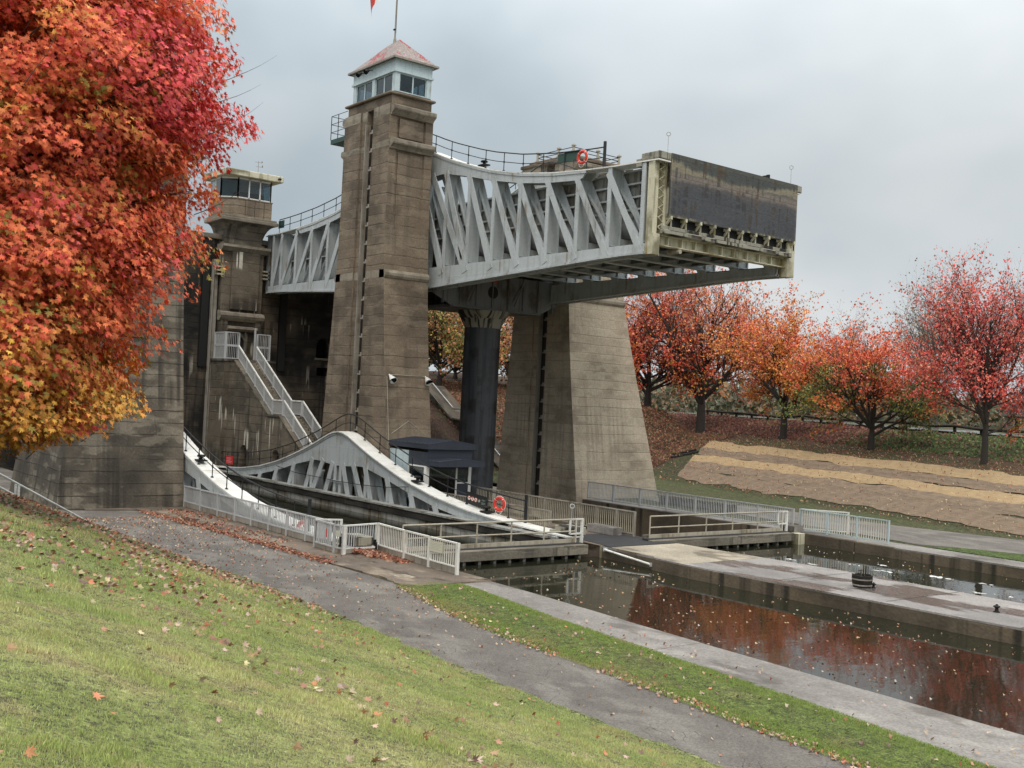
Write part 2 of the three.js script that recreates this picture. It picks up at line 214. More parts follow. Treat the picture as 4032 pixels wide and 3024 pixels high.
// ring of a tower at height y; zi = face towards the chamber, zo = outer face; guide slot(s) in the chamber faces
function towerRing(y, zi, zo, slotBoth, panel) {
  const r = tab(XR, y), l = tab(XL, y), s = Math.sign(zi - zo), d = 0.55 * s, p = panel ? 0.13 : 0;
  const q = [[l, zi], [-1.15, zi], [-1.15, zi - 0.12 * s], [-0.48, zi - 0.12 * s], [-0.48, zi - d], [0.46, zi - d], [0.46, zi], [r, zi]];
  q.push([r, zi - 0.55 * s], [r - p, zi - 0.6 * s], [r - p, zo + 0.6 * s], [r, zo + 0.55 * s], [r, zo]);
  if (slotBoth) q.push([0.46, zo], [0.46, zo + d], [-0.48, zo + d], [-0.48, zo]);
  q.push([l, zo]);
  return q.map(([x, z]) => [x, y, z]);
}
function towerShaft(t, zi, zoAt, slotBoth, mat, y0, dT = 0) {
  const ys = (a, b, n) => Array.from({ length: n + 1 }, (_, i) => lerp(a, b, i / n));
  part(t, 'shaft', [loft(ys(y0, 13.75, 8).map((y) => towerRing(y, zi, zoAt(y), slotBoth, false))), loft(ys(14.25, 21.95, 4).map((y) => towerRing(y, zi, zoAt(y), slotBoth, true))), loft(ys(22.35, 23.95 + dT, 1).map((y) => towerRing(y, zi, zoAt(y), slotBoth, true)))], mat);
  const s = Math.sign(zi - zoAt(20));
  const band = (y0, y1, prof) => { const zo = zoAt((y0 + y1) / 2), a = Math.min(zi, zo) + (prof ? 0.06 : 0), b = Math.max(zi, zo) - (prof ? 0.06 : 0); const r = tab(XR, y0), l = tab(XL, y0);
    return [extr(prof ? [[r - 0.6, y0], [r + 0.12, y0], [r + 0.16, y0 + 0.1], [r + 0.42, y0 + 0.26], [r + 0.46, y0 + 0.34], [r + 0.46, y1 - 0.06], [r + 0.38, y1], [r - 0.6, y1 + 0.06]] : [[r - 0.6, y0], [r + 0.06, y0], [r + 0.16, y0 + 0.14], [r + 0.18, y0 + 0.3], [r + 0.1, y1 - 0.02], [r - 0.6, y1]], a, b),
      extr(prof ? [[l + 0.6, y0], [l - 0.12, y0], [l - 0.16, y0 + 0.1], [l - 0.42, y0 + 0.26], [l - 0.46, y0 + 0.34], [l - 0.46, y1 - 0.06], [l - 0.38, y1], [l + 0.6, y1 + 0.06]] : [[l + 0.6, y0], [l - 0.06, y0], [l - 0.16, y0 + 0.14], [l - 0.18, y0 + 0.3], [l - 0.1, y1 - 0.02], [l + 0.6, y1]], a, b)]; };
  // core behind the mouldings so nothing shows through the joints
  const fill = (y0, y1) => loft([y0, y1].map((y) => towerRing(y, zi, zoAt(y), slotBoth, false)), true, true);
  part(t, 'moulding', [fill(13.74, 14.26), ...band(13.75, 14.25)], M.trim);
  part(t, 'ledge', [fill(21.94, 22.36), ...band(21.8, 22.4, true)], M.trim);
  part(t, 'cornice', [fill(23.94 + dT, 24.6 + dT), ...band(23.9 + dT, 24.5 + dT, true)], M.trim);
  // recessed frame lines round the upper panels
  for (const [a, b] of [[14.45, 21.6], [22.6, 23.75 + dT]]) { const zo = zoAt(18), za = Math.min(zi, zo) + 0.75, zb = Math.max(zi, zo) - 0.75, r = tab(XR, 18) - 0.12; part(t, 'panel', extrX([[za, a], [zb, a], [zb, b], [za, b]], r - 0.12, r + 0.05), mat); }
  for (const zz of slotBoth ? [[zi, s], [zoAt(10), -s]] : [[zi, s]]) {   // steel guide and its brackets in the slot
    const zf = zz[0], q = zz[1];
    part(t, 'slot_shade', [box(-0.475, 0.455, y0, 23.7 + dT, zf - 0.545 * q, zf - 0.52 * q), box(-0.475, -0.455, y0, 23.7 + dT, zf - 0.52 * q, zf - 0.02 * q)], M.slotShade);  // dark sheets added at the back and cheek to stand for the slot's shade
    part(t, 'guide_rail', [box(-0.44, -0.36, y0, 23.7 + dT, zf - 0.3 * q, zf + 0.03 * q)], M.oldGalv);
    for (let y = Math.max(0.6, y0); y < 23.5 + dT; y += 1.18) part(t, 'guide_bracket', [box(-0.02, 0.44, y, y + 0.1, zf - 0.5 * q, zf - 0.06 * q), box(0.1, 0.44, y + 0.1, y + 0.26, zf - 0.3 * q, zf - 0.1 * q)], M.oldGalv);
  }
}
M.slotShade = std({ color: new THREE.Color().setRGB(0.075, 0.068, 0.06), roughness: 0.95 });  // guide slot shade painted as a flat dark colour
M.rustyWhite = painted(421, [0.86, 0.85, 0.82], [0.50, 0.47, 0.42], [0.45, 0.22, 0.17], 1.1, 0.7);
const centreTower = thing('lift_tower', [0, 0, 3.8], 'tall concrete tower with pale blue glazed lookout cabin and red peeling roof', 'tower');
{
  const t = centreTower;
  towerShaft(t, 5.45, () => 2.2, true, M.concrete, -8);
  part(t, 'tower_neck', [cbox(-3.05, 2.32, 24.55, 25.2, 2.32, 5.33, 0.03), cbox(-3.25, 2.52, 25.2, 25.36, 2.12, 5.53, 0.05)], M.concrete);
  // lookout cabin
  const x0 = -2.75, x1 = 2.42, z0 = 2.5, z1 = 5.2, yb = 25.36, yw = 26.62, yt = 27.45;
  for (const [x, z] of [[x0, z0], [x1 - 0.34, z0], [x0, z1 - 0.34], [x1 - 0.34, z1 - 0.34]]) part(t, 'corner_post', box(x, x + 0.34, yb, yw, z, z + 0.34), M.bluish);
  part(t, 'fascia', [box(x0 - 0.02, x1 + 0.02, yw + 0.12, yt, z0 - 0.02, z1 + 0.02), box(x0 - 0.1, x1 + 0.1, yw, yw + 0.12, z0 - 0.1, z1 + 0.1), box(x0 - 0.08, x1 + 0.08, yt - 0.12, yt - 0.02, z0 - 0.08, z1 + 0.08)], M.bluish);
  part(t, 'cabin_floor', box(x0, x1, yb - 0.02, yb + 0.06, z0, z1), M.darkConcrete);
  const win = (a, b, fixed, axis) => {   // one two-light window
    const P = (u0, u1, y0, y1, w) => axis === 'x' ? box(u0, u1, y0, y1, fixed - w, fixed + w) : box(fixed - w, fixed + w, y0, y1, u0, u1);
    const f = part(t, 'window_frame', [P(a, b, yb + 0.06, yb + 0.14, 0.05), P(a, b, yw - 0.07, yw, 0.05), P(a, a + 0.06, yb + 0.14, yw - 0.07, 0.05), P(b - 0.06, b, yb + 0.14, yw - 0.07, 0.05), P((a + b) / 2 - 0.04, (a + b) / 2 + 0.04, yb + 0.14, yw - 0.07, 0.05)], M.bluish);
    part(f, 'pane', P(a + 0.06, (a + b) / 2 - 0.04, yb + 0.14, yw - 0.07, 0.008), M.glass); part(f, 'pane', P((a + b) / 2 + 0.04, b - 0.06, yb + 0.14, yw - 0.07, 0.008), M.glass);
  };
  for (const z of [z0 + 0.1, z1 - 0.1]) { win(x0 + 0.34, -0.32, z, 'x'); part(t, 'mullion', box(-0.32, 0.0, yb, yw, z - 0.12, z + 0.12), M.bluish); win(0.0, x1 - 0.34, z, 'x'); }
  for (const x of [x0 + 0.1, x1 - 0.1]) win(z0 + 0.34, z1 - 0.34, x, 'z');
  // hipped roof
  const e = 0.3, a0 = [x0 - e, yt, z0 - e], a1 = [x1 + e, yt, z0 - e], a2 = [x1 + e, yt, z1 + e], a3 = [x0 - e, yt, z1 + e], r0 = [-0.75, 29.3, 3.85], r1 = [0.5, 29.38, 3.85];
  const g = new THREE.BufferGeometry(); const P = []; const T = (a, b, c) => P.push(...a, ...b, ...c); T(a3, a2, r1); T(a3, r1, r0); T(a2, a1, r1); T(a1, a0, r0); T(a1, r0, r1); T(a0, a3, r0); T(a0, a1, a2); T(a0, a2, a3);
  g.setAttribute('position', new THREE.Float32BufferAttribute(P, 3)); g.setAttribute('uv', new THREE.Float32BufferAttribute(new Float32Array(P.length / 3 * 2), 2)); g.computeVertexNormals();
  const roofMat = std({ roughness: 0.7, map: tex(512, 512, (u, v) => { const b = fbm(u, v, 6, 6, 5, 601), w = smooth(0.44, 0.6, fbm(u, v, 12, 16, 4, 607)), f = fbm(u, v, 60, 60, 3, 611); let c = mixc([0.58, 0.52, 0.50], [0.50, 0.47, 0.455], b); c = mixc(c, [0.60, 0.22, 0.23], clamp(1.1 * w * smooth(0.38, 0.52, b))); c = mixc(c, [0.76, 0.73, 0.72], smooth(0.56, 0.7, f) * 0.6); return c; }, true, 4) });
  part(t, 'roof', g, roofMat);
  part(t, 'eave', [bar(a0, a1, 0.07, 0.12), bar(a1, a2, 0.07, 0.12), bar(a2, a3, 0.07, 0.12), bar(a3, a0, 0.07, 0.12)], M.oldGalv);
  for (const x of [-1.3, -0.35]) { const l = part(t, 'floodlight', [cyl([x, 27.16, 5.5], [x + 0.06, 26.98, 5.78], 0.07, 0.16, 10), cyl([x, 27.25, 5.2], [x, 27.16, 5.5], 0.025, 0.025, 6)], M.black); part(l, 'lamp_lens', cyl([x + 0.06, 26.978, 5.782], [x + 0.064, 26.966, 5.8], 0.15, 0.15, 10), M.darkGlass); }
  // balcony on the upstream side
  part(t, 'balcony', [box(-5.35, -3.3, 23.2, 23.5, 3.7, 5.3), box(-3.8, -3.1, 22.7, 23.2, 3.9, 5.1)], M.green);
  const rail = []; for (const y of [24.0, 24.55, 25.1]) rail.push(cyl([-5.35, y, 3.7], [-5.35, y, 5.3], 0.022), cyl([-5.35, y, 5.3], [-3.2, y, 5.3], 0.022), cyl([-5.35, y, 3.7], [-3.2, y, 3.7], 0.022));
  for (const [x, z] of [[-5.35, 3.7], [-5.35, 5.3], [-4.4, 5.3], [-4.4, 3.7]]) rail.push(cyl([x, 23.5, z], [x, 25.1, z], 0.028)); part(t, 'balcony_rail', rail, M.blackSteel);
  // lower floodlights and conduit
  for (const z of [5.15, 2.5]) { const x = tab(XR, 7.6); const l = part(t, 'floodlight', [cyl([x + 0.02, 7.75, z], [x + 0.2, 7.6, z], 0.05, 0.06, 8), cyl([x + 0.16, 7.66, z], [x + 0.52, 7.38, z + (z > 4 ? -0.04 : 0.04)], 0.09, 0.25, 12)], M.white); part(l, 'lamp_lens', cyl([x + 0.515, 7.385, z], [x + 0.53, 7.37, z], 0.23, 0.23, 12), M.darkGlass); }
  const cx = (y) => tab(XR, y) + 0.02; part(t, 'conduit', [...poly([[cx(7.75), 7.75, 5.1], [cx(7.75), 7.75, 2.55]], 0.022), ...poly([[cx(7.6), 7.6, 5.3], [cx(5.5), 5.5, 5.3], [cx(3.6), 3.6, 5.3]], 0.022), ...poly([[cx(4.2), 4.15, 5.1], [cx(5), 4.95, 3.8], [cx(4.2), 4.1, 2.6]], 0.018)], M.gateRail);
}
const rightTower = thing('lift_tower', [0, -0.6, -13.5], 'bare concrete side tower standing behind the raised chamber, dark ram beside it', 'tower');
{
  const t = rightTower, zo = (y) => lerp(-17.7, -14.9, clamp(y / 15)) + (y > 15 ? 0 : 0) - (y < 0 ? 0.2 * -y : 0);
  towerShaft(t, -9.7, zo, false, M.lightConcrete, -8, -0.85);
  part(t, 'parapet', [cbox(-3.4, 2.75, 23.74, 23.98, -15.3, -9.55, 0.04), cbox(-2.75, 2.15, 23.98, 24.22, -14.7, -9.85, 0.05)], M.concrete);
  for (const [x, z] of [[-2.0, -10.05], [0.4, -10.05], [2.0, -10.05], [2.0, -12.4], [2.0, -14.5], [-2.0, -14.5], [0.4, -14.5]]) part(t, 'rail_post', [box(x - 0.12, x + 0.12, 24.2, 24.3, z - 0.12, z + 0.12), cyl([x, 24.3, z], [x, 24.82, z], 0.1, 0.085, 10), cyl([x, 24.82, z], [x, 24.9, z], 0.19, 0.19, 5), cyl([x, 24.9, z], [x, 25.02, z], 0.06, 0.02, 6)], M.gateRail);
  const R = []; for (const y of [24.5, 24.75]) { for (const z of [-10.05, -14.5]) R.push(cyl([-2.0, y, z], [2.0, y, z], 0.03)); for (const x of [-2.0, 2.0]) R.push(cyl([x, y, -10.05], [x, y, -14.5], 0.03)); } part(t, 'rail', R, M.blackSteel);
}
const leftTower = thing('lift_tower', [0, 0, 21], 'concrete side tower with crazed dark stains rising behind the red maple', 'tower');
towerShaft(leftTower, 18.1, (y) => lerp(24.6, 22.9, clamp(y / 15)) + (y < 0 ? 0.1 * -y : 0), false, M.darkConcrete, -8, -0.85);
part(leftTower, 'parapet', [cbox(-3.4, 2.75, 23.74, 23.98, 17.95, 23.2, 0.04)], M.concrete);

// ------------------------------------------------------------------ flag
{
  const p = thing('flagpole', [-0.1, 29.2, 3.85], 'slim dark flagpole on the lookout cabin roof', 'flagpole');
  part(p, 'pole', cyl([-0.1, 29.2, 3.85], [-0.1, 38, 3.85], 0.06, 0.035, 8), M.oldGalv); part(p, 'pole_collar', cyl([-0.1, 29.2, 3.85], [-0.1, 29.55, 3.85], 0.12, 0.09, 8), M.oldGalv); part(p, 'cleat', box(-0.2, -0.02, 30.1, 30.18, 3.88, 3.96), M.black); part(p, 'halyard', cyl([-0.0, 29.9, 3.85], [-0.06, 37.8, 3.85], 0.012, 0.012, 4), M.black);
  const f = thing('flag', [-0.15, 33, 3.85], 'red flag hanging from the pole above the tower, cut off by the picture edge', 'flag');
  const cloth = (a, b, m, nm) => { const P = [], N = 10; const at = (u, v) => { const s = u * 3.6; return [-0.16 - s * 0.86, 35.75 - v * 1.9 - s * 0.62 - 0.18 * Math.sin(s * 1.4 + v), 3.85 + 0.28 * Math.sin(s * 2.3 + v * 1.2) * Math.min(1, s)]; };
    for (let i = 0; i < N; i++) for (let j = 0; j < N; j++) { const u0 = lerp(a, b, i / N), u1 = lerp(a, b, (i + 1) / N), v0 = j / N, v1 = (j + 1) / N; P.push(...at(u0, v0), ...at(u1, v0), ...at(u1, v1), ...at(u0, v0), ...at(u1, v1), ...at(u0, v1)); }
    const g = new THREE.BufferGeometry(); g.setAttribute('position', new THREE.Float32BufferAttribute(P, 3)); g.setAttribute('uv', new THREE.Float32BufferAttribute(new Float32Array(P.length / 3 * 2), 2)); g.computeVertexNormals(); part(f, nm, g, m); };
  cloth(0, 0.25, M.red, 'red_band'); cloth(0.25, 0.75, M.white, 'white_band'); cloth(0.75, 1, M.red, 'red_band');
}

// ------------------------------------------------------------------ breast wall and control tower
{
  const w = thing('breast_wall', [-23, -6, 2], 'tall stained concrete breast wall across the upstream end of the lift', 'wall');
  // (z, y) outline with openings, thickness towards upstream
  const s = new THREE.Shape([[-13.2, -8], [45, -8], [45, 18.2], [-13.2, 18.2]].map(([z, y]) => new THREE.Vector2(-z, y)));
  const hole = (pts) => s.holes.push(new THREE.Path(pts.map(([z, y]) => new THREE.Vector2(-z, y))));
  for (const z of [-4.2, 9.2]) { hole(arch(z, 1.35, 9.3, 11.0)); hole([[z - 0.55, 7.8], [z + 0.55, 7.8], [z + 0.55, 8.5], [z - 0.55, 8.5]]); }
  hole(arch(31.4, 2.6, 0, 4.6)); hole(arch(27.6, 1.2, 0, 2.9));
  part(w, 'wall_face', clean(new THREE.ExtrudeGeometry(s, { depth: 0.9, bevelEnabled: false }).rotateY(Math.PI / 2).translate(-23.4, 0, 0)), M.wetWall);
  part(w, 'wall_core', box(-27, -23.9, -8, 18.0, -13.2, 45), M.black);
  part(w, 'wall_coping', cbox(-27.2, -22.3, 18.2, 18.6, -13.4, 45, 0.05), M.trim);
  for (const z of [-4.2, 9.2]) part(w, 'sill', cbox(-23.0, -22.35, 9.12, 9.3, z - 0.85, z + 0.85, 0.02), M.trim);
  for (const z of [-9.1, -0.2, 6.6, 15.6]) part(w, 'seal_strip', box(-22.5, -22.2, 8, 18, z - 0.3, z + 0.3), M.black);
  part(w, 'gate_guide', [box(-22.5, -22.05, 0, 16.5, 5.72, 6.0), box(-22.3, -21.9, 0, 16.5, 6.1, 6.18)], M.oldGalv);
}
{
  const t = thing('control_tower', [-22.5, 0, 3.8], 'concrete pier tower with flat roofed glass control cabin above the upstream wall', 'tower');
  const zr = 2.05, zl = 5.55;
  part(t, 'shaft', [box(-24, -21.75, 0, 18, zr, zl), box(-21.75, -21.5, 12.7, 17.3, zr + 0.45, zl - 0.75), box(-21.75, -21.5, 8.6, 12.0, 4.95, 5.5), box(-21.75, -21.5, 8.6, 12.0, 2.1, 2.6)], M.limeConcrete);
  part(t, 'cornice', [extr([[-24, 17.3], [-21.6, 17.3], [-21.2, 17.6], [-21.2, 17.8], [-24, 17.8]], zr - 0.35, zl + 0.2)], M.trim);
  part(t, 'moulding', [extr([[-22, 11.75], [-21.6, 11.75], [-21.3, 11.95], [-21.22, 12.15], [-21.35, 12.4], [-22, 12.55]], zr - 0.12, zl + 0.1), extr([[-22, 10.95], [-21.5, 10.95], [-21.15, 11.12], [-21.2, 11.3], [-22, 11.4]], 2.5, 5.0)], M.trim);
  // flared head: cove on the front and both sides
  const N = 7, rings = []; for (let i = 0; i <= N; i++) { const a = i / N, f = 1 - Math.cos(a * Math.PI / 2), y = 17.8 + 1.75 * Math.sin(a * Math.PI / 2); const x = -21.7 + 1.05 * f, a0 = zr + 0.3 - 0.75 * f, b0 = zl - 0.2 + 0.75 * f; rings.push([[-24, y, a0], [x, y, a0], [x, y, b0], [-24, y, b0]]); }
  part(t, 'flared_head', loft(rings), M.darkConcrete);
  part(t, 'head_slab', [cbox(-24.2, -20.5, 19.55, 19.85, zr - 0.55, zl + 0.72, 0.05), cbox(-24.2, -20.62, 19.85, 20.02, zr - 0.45, zl + 0.62, 0.03)], M.trim);
  const plan = (d) => [[-24, zr - 0.12 + d], [-21 - d, zr - 0.12 + d], [-21 - d, 4.88 - d * 0.3], [-21.9 - d, 6.0 - d], [-24, 6.0 - d]];
  const ring = (y, d) => plan(d).map(([x, z]) => [x, y, z]);
  part(t, 'cabin_base', [loft([ring(20.02, 0), ring(21.42, 0)]), loft([ring(21.42, -0.05), ring(21.5, -0.05)], true)], M.concrete);
  for (const z of [2.6, 3.4, 4.2]) part(t, 'base_joint', box(-21.005, -20.985, 20.1, 21.4, z - 0.012, z + 0.012), M.black);
  const y0 = 21.5, y1 = 23.12, edge = plan(0.12), F = [];
  for (let i = 0; i < 4; i++) { const [xa, za] = edge[i], [xb, zb] = edge[i + 1]; const n = i === 1 ? 3 : i === 2 ? 1 : 2; const f = [bar([xa, y0 + 0.05, za], [xb, y0 + 0.05, zb], 0.1, 0.1), bar([xa, y1 - 0.06, za], [xb, y1 - 0.06, zb], 0.1, 0.12)];
    for (let k = 0; k <= n; k++) { const x = lerp(xa, xb, k / n), z = lerp(za, zb, k / n); f.push(box(x - 0.05, x + 0.05, y0, y1, z - 0.05, z + 0.05)); }
    const w = part(t, 'window_frame', f, M.white);
    for (let k = 0; k < n; k++) part(w, 'pane', bar([lerp(xa, xb, (k + 0.04) / n), (y0 + y1) / 2, lerp(za, zb, (k + 0.04) / n)], [lerp(xa, xb, (k + 0.96) / n), (y0 + y1) / 2, lerp(za, zb, (k + 0.96) / n)], 0.015, y1 - y0 - 0.25), M.glass); }
  part(t, 'back_wall', [box(-24.0, -23.8, 21.5, 23.1, 1.7, 5.6)], M.white); part(t, 'desk', box(-22.6, -21.6, 21.5, 22.1, 2.4, 4.6), M.black);
  part(t, 'roof_slab', [cbox(-25, -20.35, 23.12, 23.62, 1.32, 6.25, 0.05)], M.cream);
  part(t, 'weather_vane', [cyl([-21.2, 23.62, 3.2], [-21.2, 24.7, 3.2], 0.02), cyl([-21.2, 24.6, 2.9], [-21.2, 24.6, 3.5], 0.015), cyl([-21.2, 24.25, 2.85], [-21.2, 24.25, 3.4], 0.015), cyl([-21.2, 24.6, 2.9], [-21.2, 24.72, 2.9], 0.05), cyl([-21.2, 24.25, 2.85], [-21.2, 24.4, 2.85], 0.05)], M.oldGalv);
  part(t, 'roof_lamp', [box(-20.37, -20.2, 23.3, 23.42, 1.7, 1.84), cyl([-20.2, 23.4, 1.77], [-20.0, 23.3, 1.77], 0.06, 0.09)], M.black);
  // arched door and surround
  part(t, 'door_recess', [extrX(arch(4.1, 1.25, 8.6, 10.65), -21.76, -21.68)], M.black);
  const sur = new THREE.Shape(arch(4.1, 1.75, 8.6, 10.9, 10).map(([z, y]) => new THREE.Vector2(-z, y))); sur.holes.push(new THREE.Path(arch(4.1, 1.25, 8.6, 10.65, 10).map(([z, y]) => new THREE.Vector2(-z, y))));
  part(t, 'door_surround', clean(new THREE.ExtrudeGeometry(sur, { depth: 0.22, bevelEnabled: false }).rotateY(Math.PI / 2).translate(-21.72, 0, 0)), M.limeConcrete);
  for (const z of [5.75, 1.85]) part(t, 'guide_bracket', [box(-22, -21.5, 15.3, 15.42, z - 0.3, z + 0.3), box(-22, -21.5, 15.6, 15.72, z - 0.3, z + 0.3), box(-22, -21.5, 15.9, 16.0, z - 0.3, z + 0.3), box(-21.6, -21.5, 15.2, 16.1, z - 0.32, z - 0.26)], M.gateRail);
}

// ------------------------------------------------------------------ railings and fences (shared builder)
const picketG = {};
function fence(name, label, group, pts, o = {}) {   // pts: [x, y, z] of the posts
  const { h = 1.06, gap = 0.125, mp = M.galv, mk = M.galv, post = 0.09, bottom = 0.13, panel = 0 } = o;
  const t = thing(name, pts[0], label, 'fence', group); const r = rng(91 + pts.length);
  for (const p of pts) part(t, 'post', box(p[0] - post / 2, p[0] + post / 2, p[1], p[1] + h + 0.03, p[2] - post / 2, p[2] + post / 2), mp);
  for (let i = 0; i + 1 < pts.length; i++) {
    const a = pts[i], b = pts[i + 1], L = Math.hypot(b[0] - a[0], b[2] - a[2]);
    part(t, 'top_rail', bar([a[0], a[1] + h, a[2]], [b[0], b[1] + h, b[2]], 0.085, 0.06), mp);
    part(t, 'bottom_rail', bar([a[0], a[1] + bottom, a[2]], [b[0], b[1] + bottom, b[2]], 0.06, 0.05), mp);
    if (panel) part(t, 'kick_plate', bar([a[0], a[1] + bottom / 2, a[2]], [b[0], b[1] + bottom / 2, b[2]], 0.03, bottom - 0.06), M.oldGalv);
    const key = [h, bottom].join(), g = picketG[key] ??= geo(box(-0.016, 0.016, bottom, h, -0.016, 0.016)), n = Math.round(L / gap), ry = Math.atan2(-(b[2] - a[2]), b[0] - a[0]);
    for (let k = 1; k < n; k++) { const u = k / n; copyAt(t, 'picket', g, mk, lerp(a[0], b[0], u), lerp(a[1], b[1], u), lerp(a[2], b[2], u), ry); }
  }
  return t;
}

// ------------------------------------------------------------------ long staircase against the control tower
{
  const t = thing('staircase', [-14, 0, 4.4], 'concrete staircase descending beside the control tower, white drips on its side wall', 'staircase');
  const prof = [[-18.85, 0], [-18.85, 8.6], [-18.7, 8.6], [-12.3, 4.62], [-10.55, 4.6], [-4.6, 0.9], [-4.6, 0]];
  part(t, 'landing_block', [box(-22, -18.86, 0, 8.5, 2.1, 5.43), box(-22, -19.5, 0, 8.5, 5.43, 5.9)], M.limeConcrete);
  part(t, 'side_wall', [extr(prof, 4.95, 5.42, [arch(-16.3, 1.25, 0.05, 2.2), arch(-10.9, 1.2, 0.05, 2.2)]), extr(prof, 3.5, 3.75)], M.limeConcrete);
  part(t, 'core', extr([[-18.9, 0], [-18.9, 8.3], [-18.8, 8.3], [-12.4, 4.3], [-10.6, 4.3], [-4.7, 0.5], [-4.7, 0]], 3.78, 4.9), M.darkConcrete);
  part(t, 'landing', extrY([[-22, 2.05], [-18.6, 2.05], [-18.6, 5.5], [-19.4, 5.5], [-19.4, 6.0], [-22, 6.0]], 8.5, 8.66), M.darkConcrete); part(t, 'landing', box(-12.5, -10.5, 4.46, 4.62, 3.75, 4.95), M.trim);
  part(t, 'coping', [bar([-18.6, 8.52, 5.2], [-12.3, 4.6, 5.2], 0.62, 0.14), bar([-12.35, 4.58, 5.2], [-10.5, 4.58, 5.2], 0.62, 0.14), bar([-10.55, 4.58, 5.2], [-4.6, 0.88, 5.2], 0.62, 0.14), bar([-18.6, 8.52, 3.65], [-12.3, 4.6, 3.65], 0.36, 0.14), bar([-10.55, 4.58, 3.65], [-4.6, 0.88, 3.65], 0.36, 0.14)], M.darkConcrete);
  const tread = (x, y) => part(t, 'tread', cbox(x, x + 0.32, y - 0.19, y, 3.78, 4.93, 0.012), M.trim);
  for (let k = 0; k < 20; k++) tread(-18.65 + k * 0.318, 8.46 - k * 0.199); for (let k = 0; k < 19; k++) tread(-10.5 + k * 0.312, 4.42 - k * 0.195);
  for (const z of [5.15, 3.66]) {
    const path = [[-18.7, 8.66], [-12.3, 4.66], [-10.5, 4.66], [-4.7, 1.0]];
    part(t, 'stair_rail', path.slice(1).map((q, i) => bar([path[i][0], path[i][1] + 1.05, z], [q[0], q[1] + 1.05, z], 0.1, 0.09)), M.whiteTop);
    const g = geo(box(-0.016, 0.016, 0.05, 1.0, -0.016, 0.016)), gp = geo(box(-0.06, 0.06, -0.05, 1.05, -0.05, 0.05));
    path.slice(1).forEach((q, i) => { const p = path[i], n = Math.round((q[0] - p[0]) / 0.15); for (let k = 0; k <= n; k++) { const u = k / n, big = k % 11 === 0 || k === n; copyAt(t, big ? 'rail_post' : 'picket', big ? gp : g, M.galv, lerp(p[0], q[0], u), lerp(p[1], q[1], u), z); } });
    part(t, 'bottom_rail', path.slice(1).map((q, i) => bar([path[i][0], path[i][1] + 0.1, z], [q[0], q[1] + 0.1, z], 0.05, 0.05)), M.galv);
  }
  // barred screens on the upper landing
  const scr = (a, b, y0, y1) => { const L = Math.hypot(b[0] - a[0], b[1] - a[1]); const s = part(t, 'screen', [bar([a[0], y1, a[1]], [b[0], y1, b[1]], 0.07, 0.08), bar([a[0], y0 + 0.06, a[1]], [b[0], y0 + 0.06, b[1]], 0.07, 0.08), bar([a[0], y0 + 1.05, a[1]], [b[0], y0 + 1.05, b[1]], 0.05, 0.16), box(a[0] - 0.06, a[0] + 0.06, y0, y1, a[1] - 0.06, a[1] + 0.06), box(b[0] - 0.06, b[0] + 0.06, y0, y1, b[1] - 0.06, b[1] + 0.06)], M.galv); const n = Math.round(L / 0.14), g = geo(box(-0.014, 0.014, y0, y1, -0.014, 0.014)); for (let k = 1; k < n; k++) copyAt(s, 'bar', g, M.galv, lerp(a[0], b[0], k / n), 0, lerp(a[1], b[1], k / n)); };
  scr([-19.5, 5.85], [-19.5, 4.8], 8.66, 10.72); scr([-19.5, 3.3], [-19.5, 2.2], 8.66, 10.72); scr([-19.6, 5.87], [-21.6, 5.87], 8.66, 10.72); part(t, 'gate_post', [box(-19.56, -19.44, 8.66, 11.2, 3.42, 3.54)], M.galv);
}
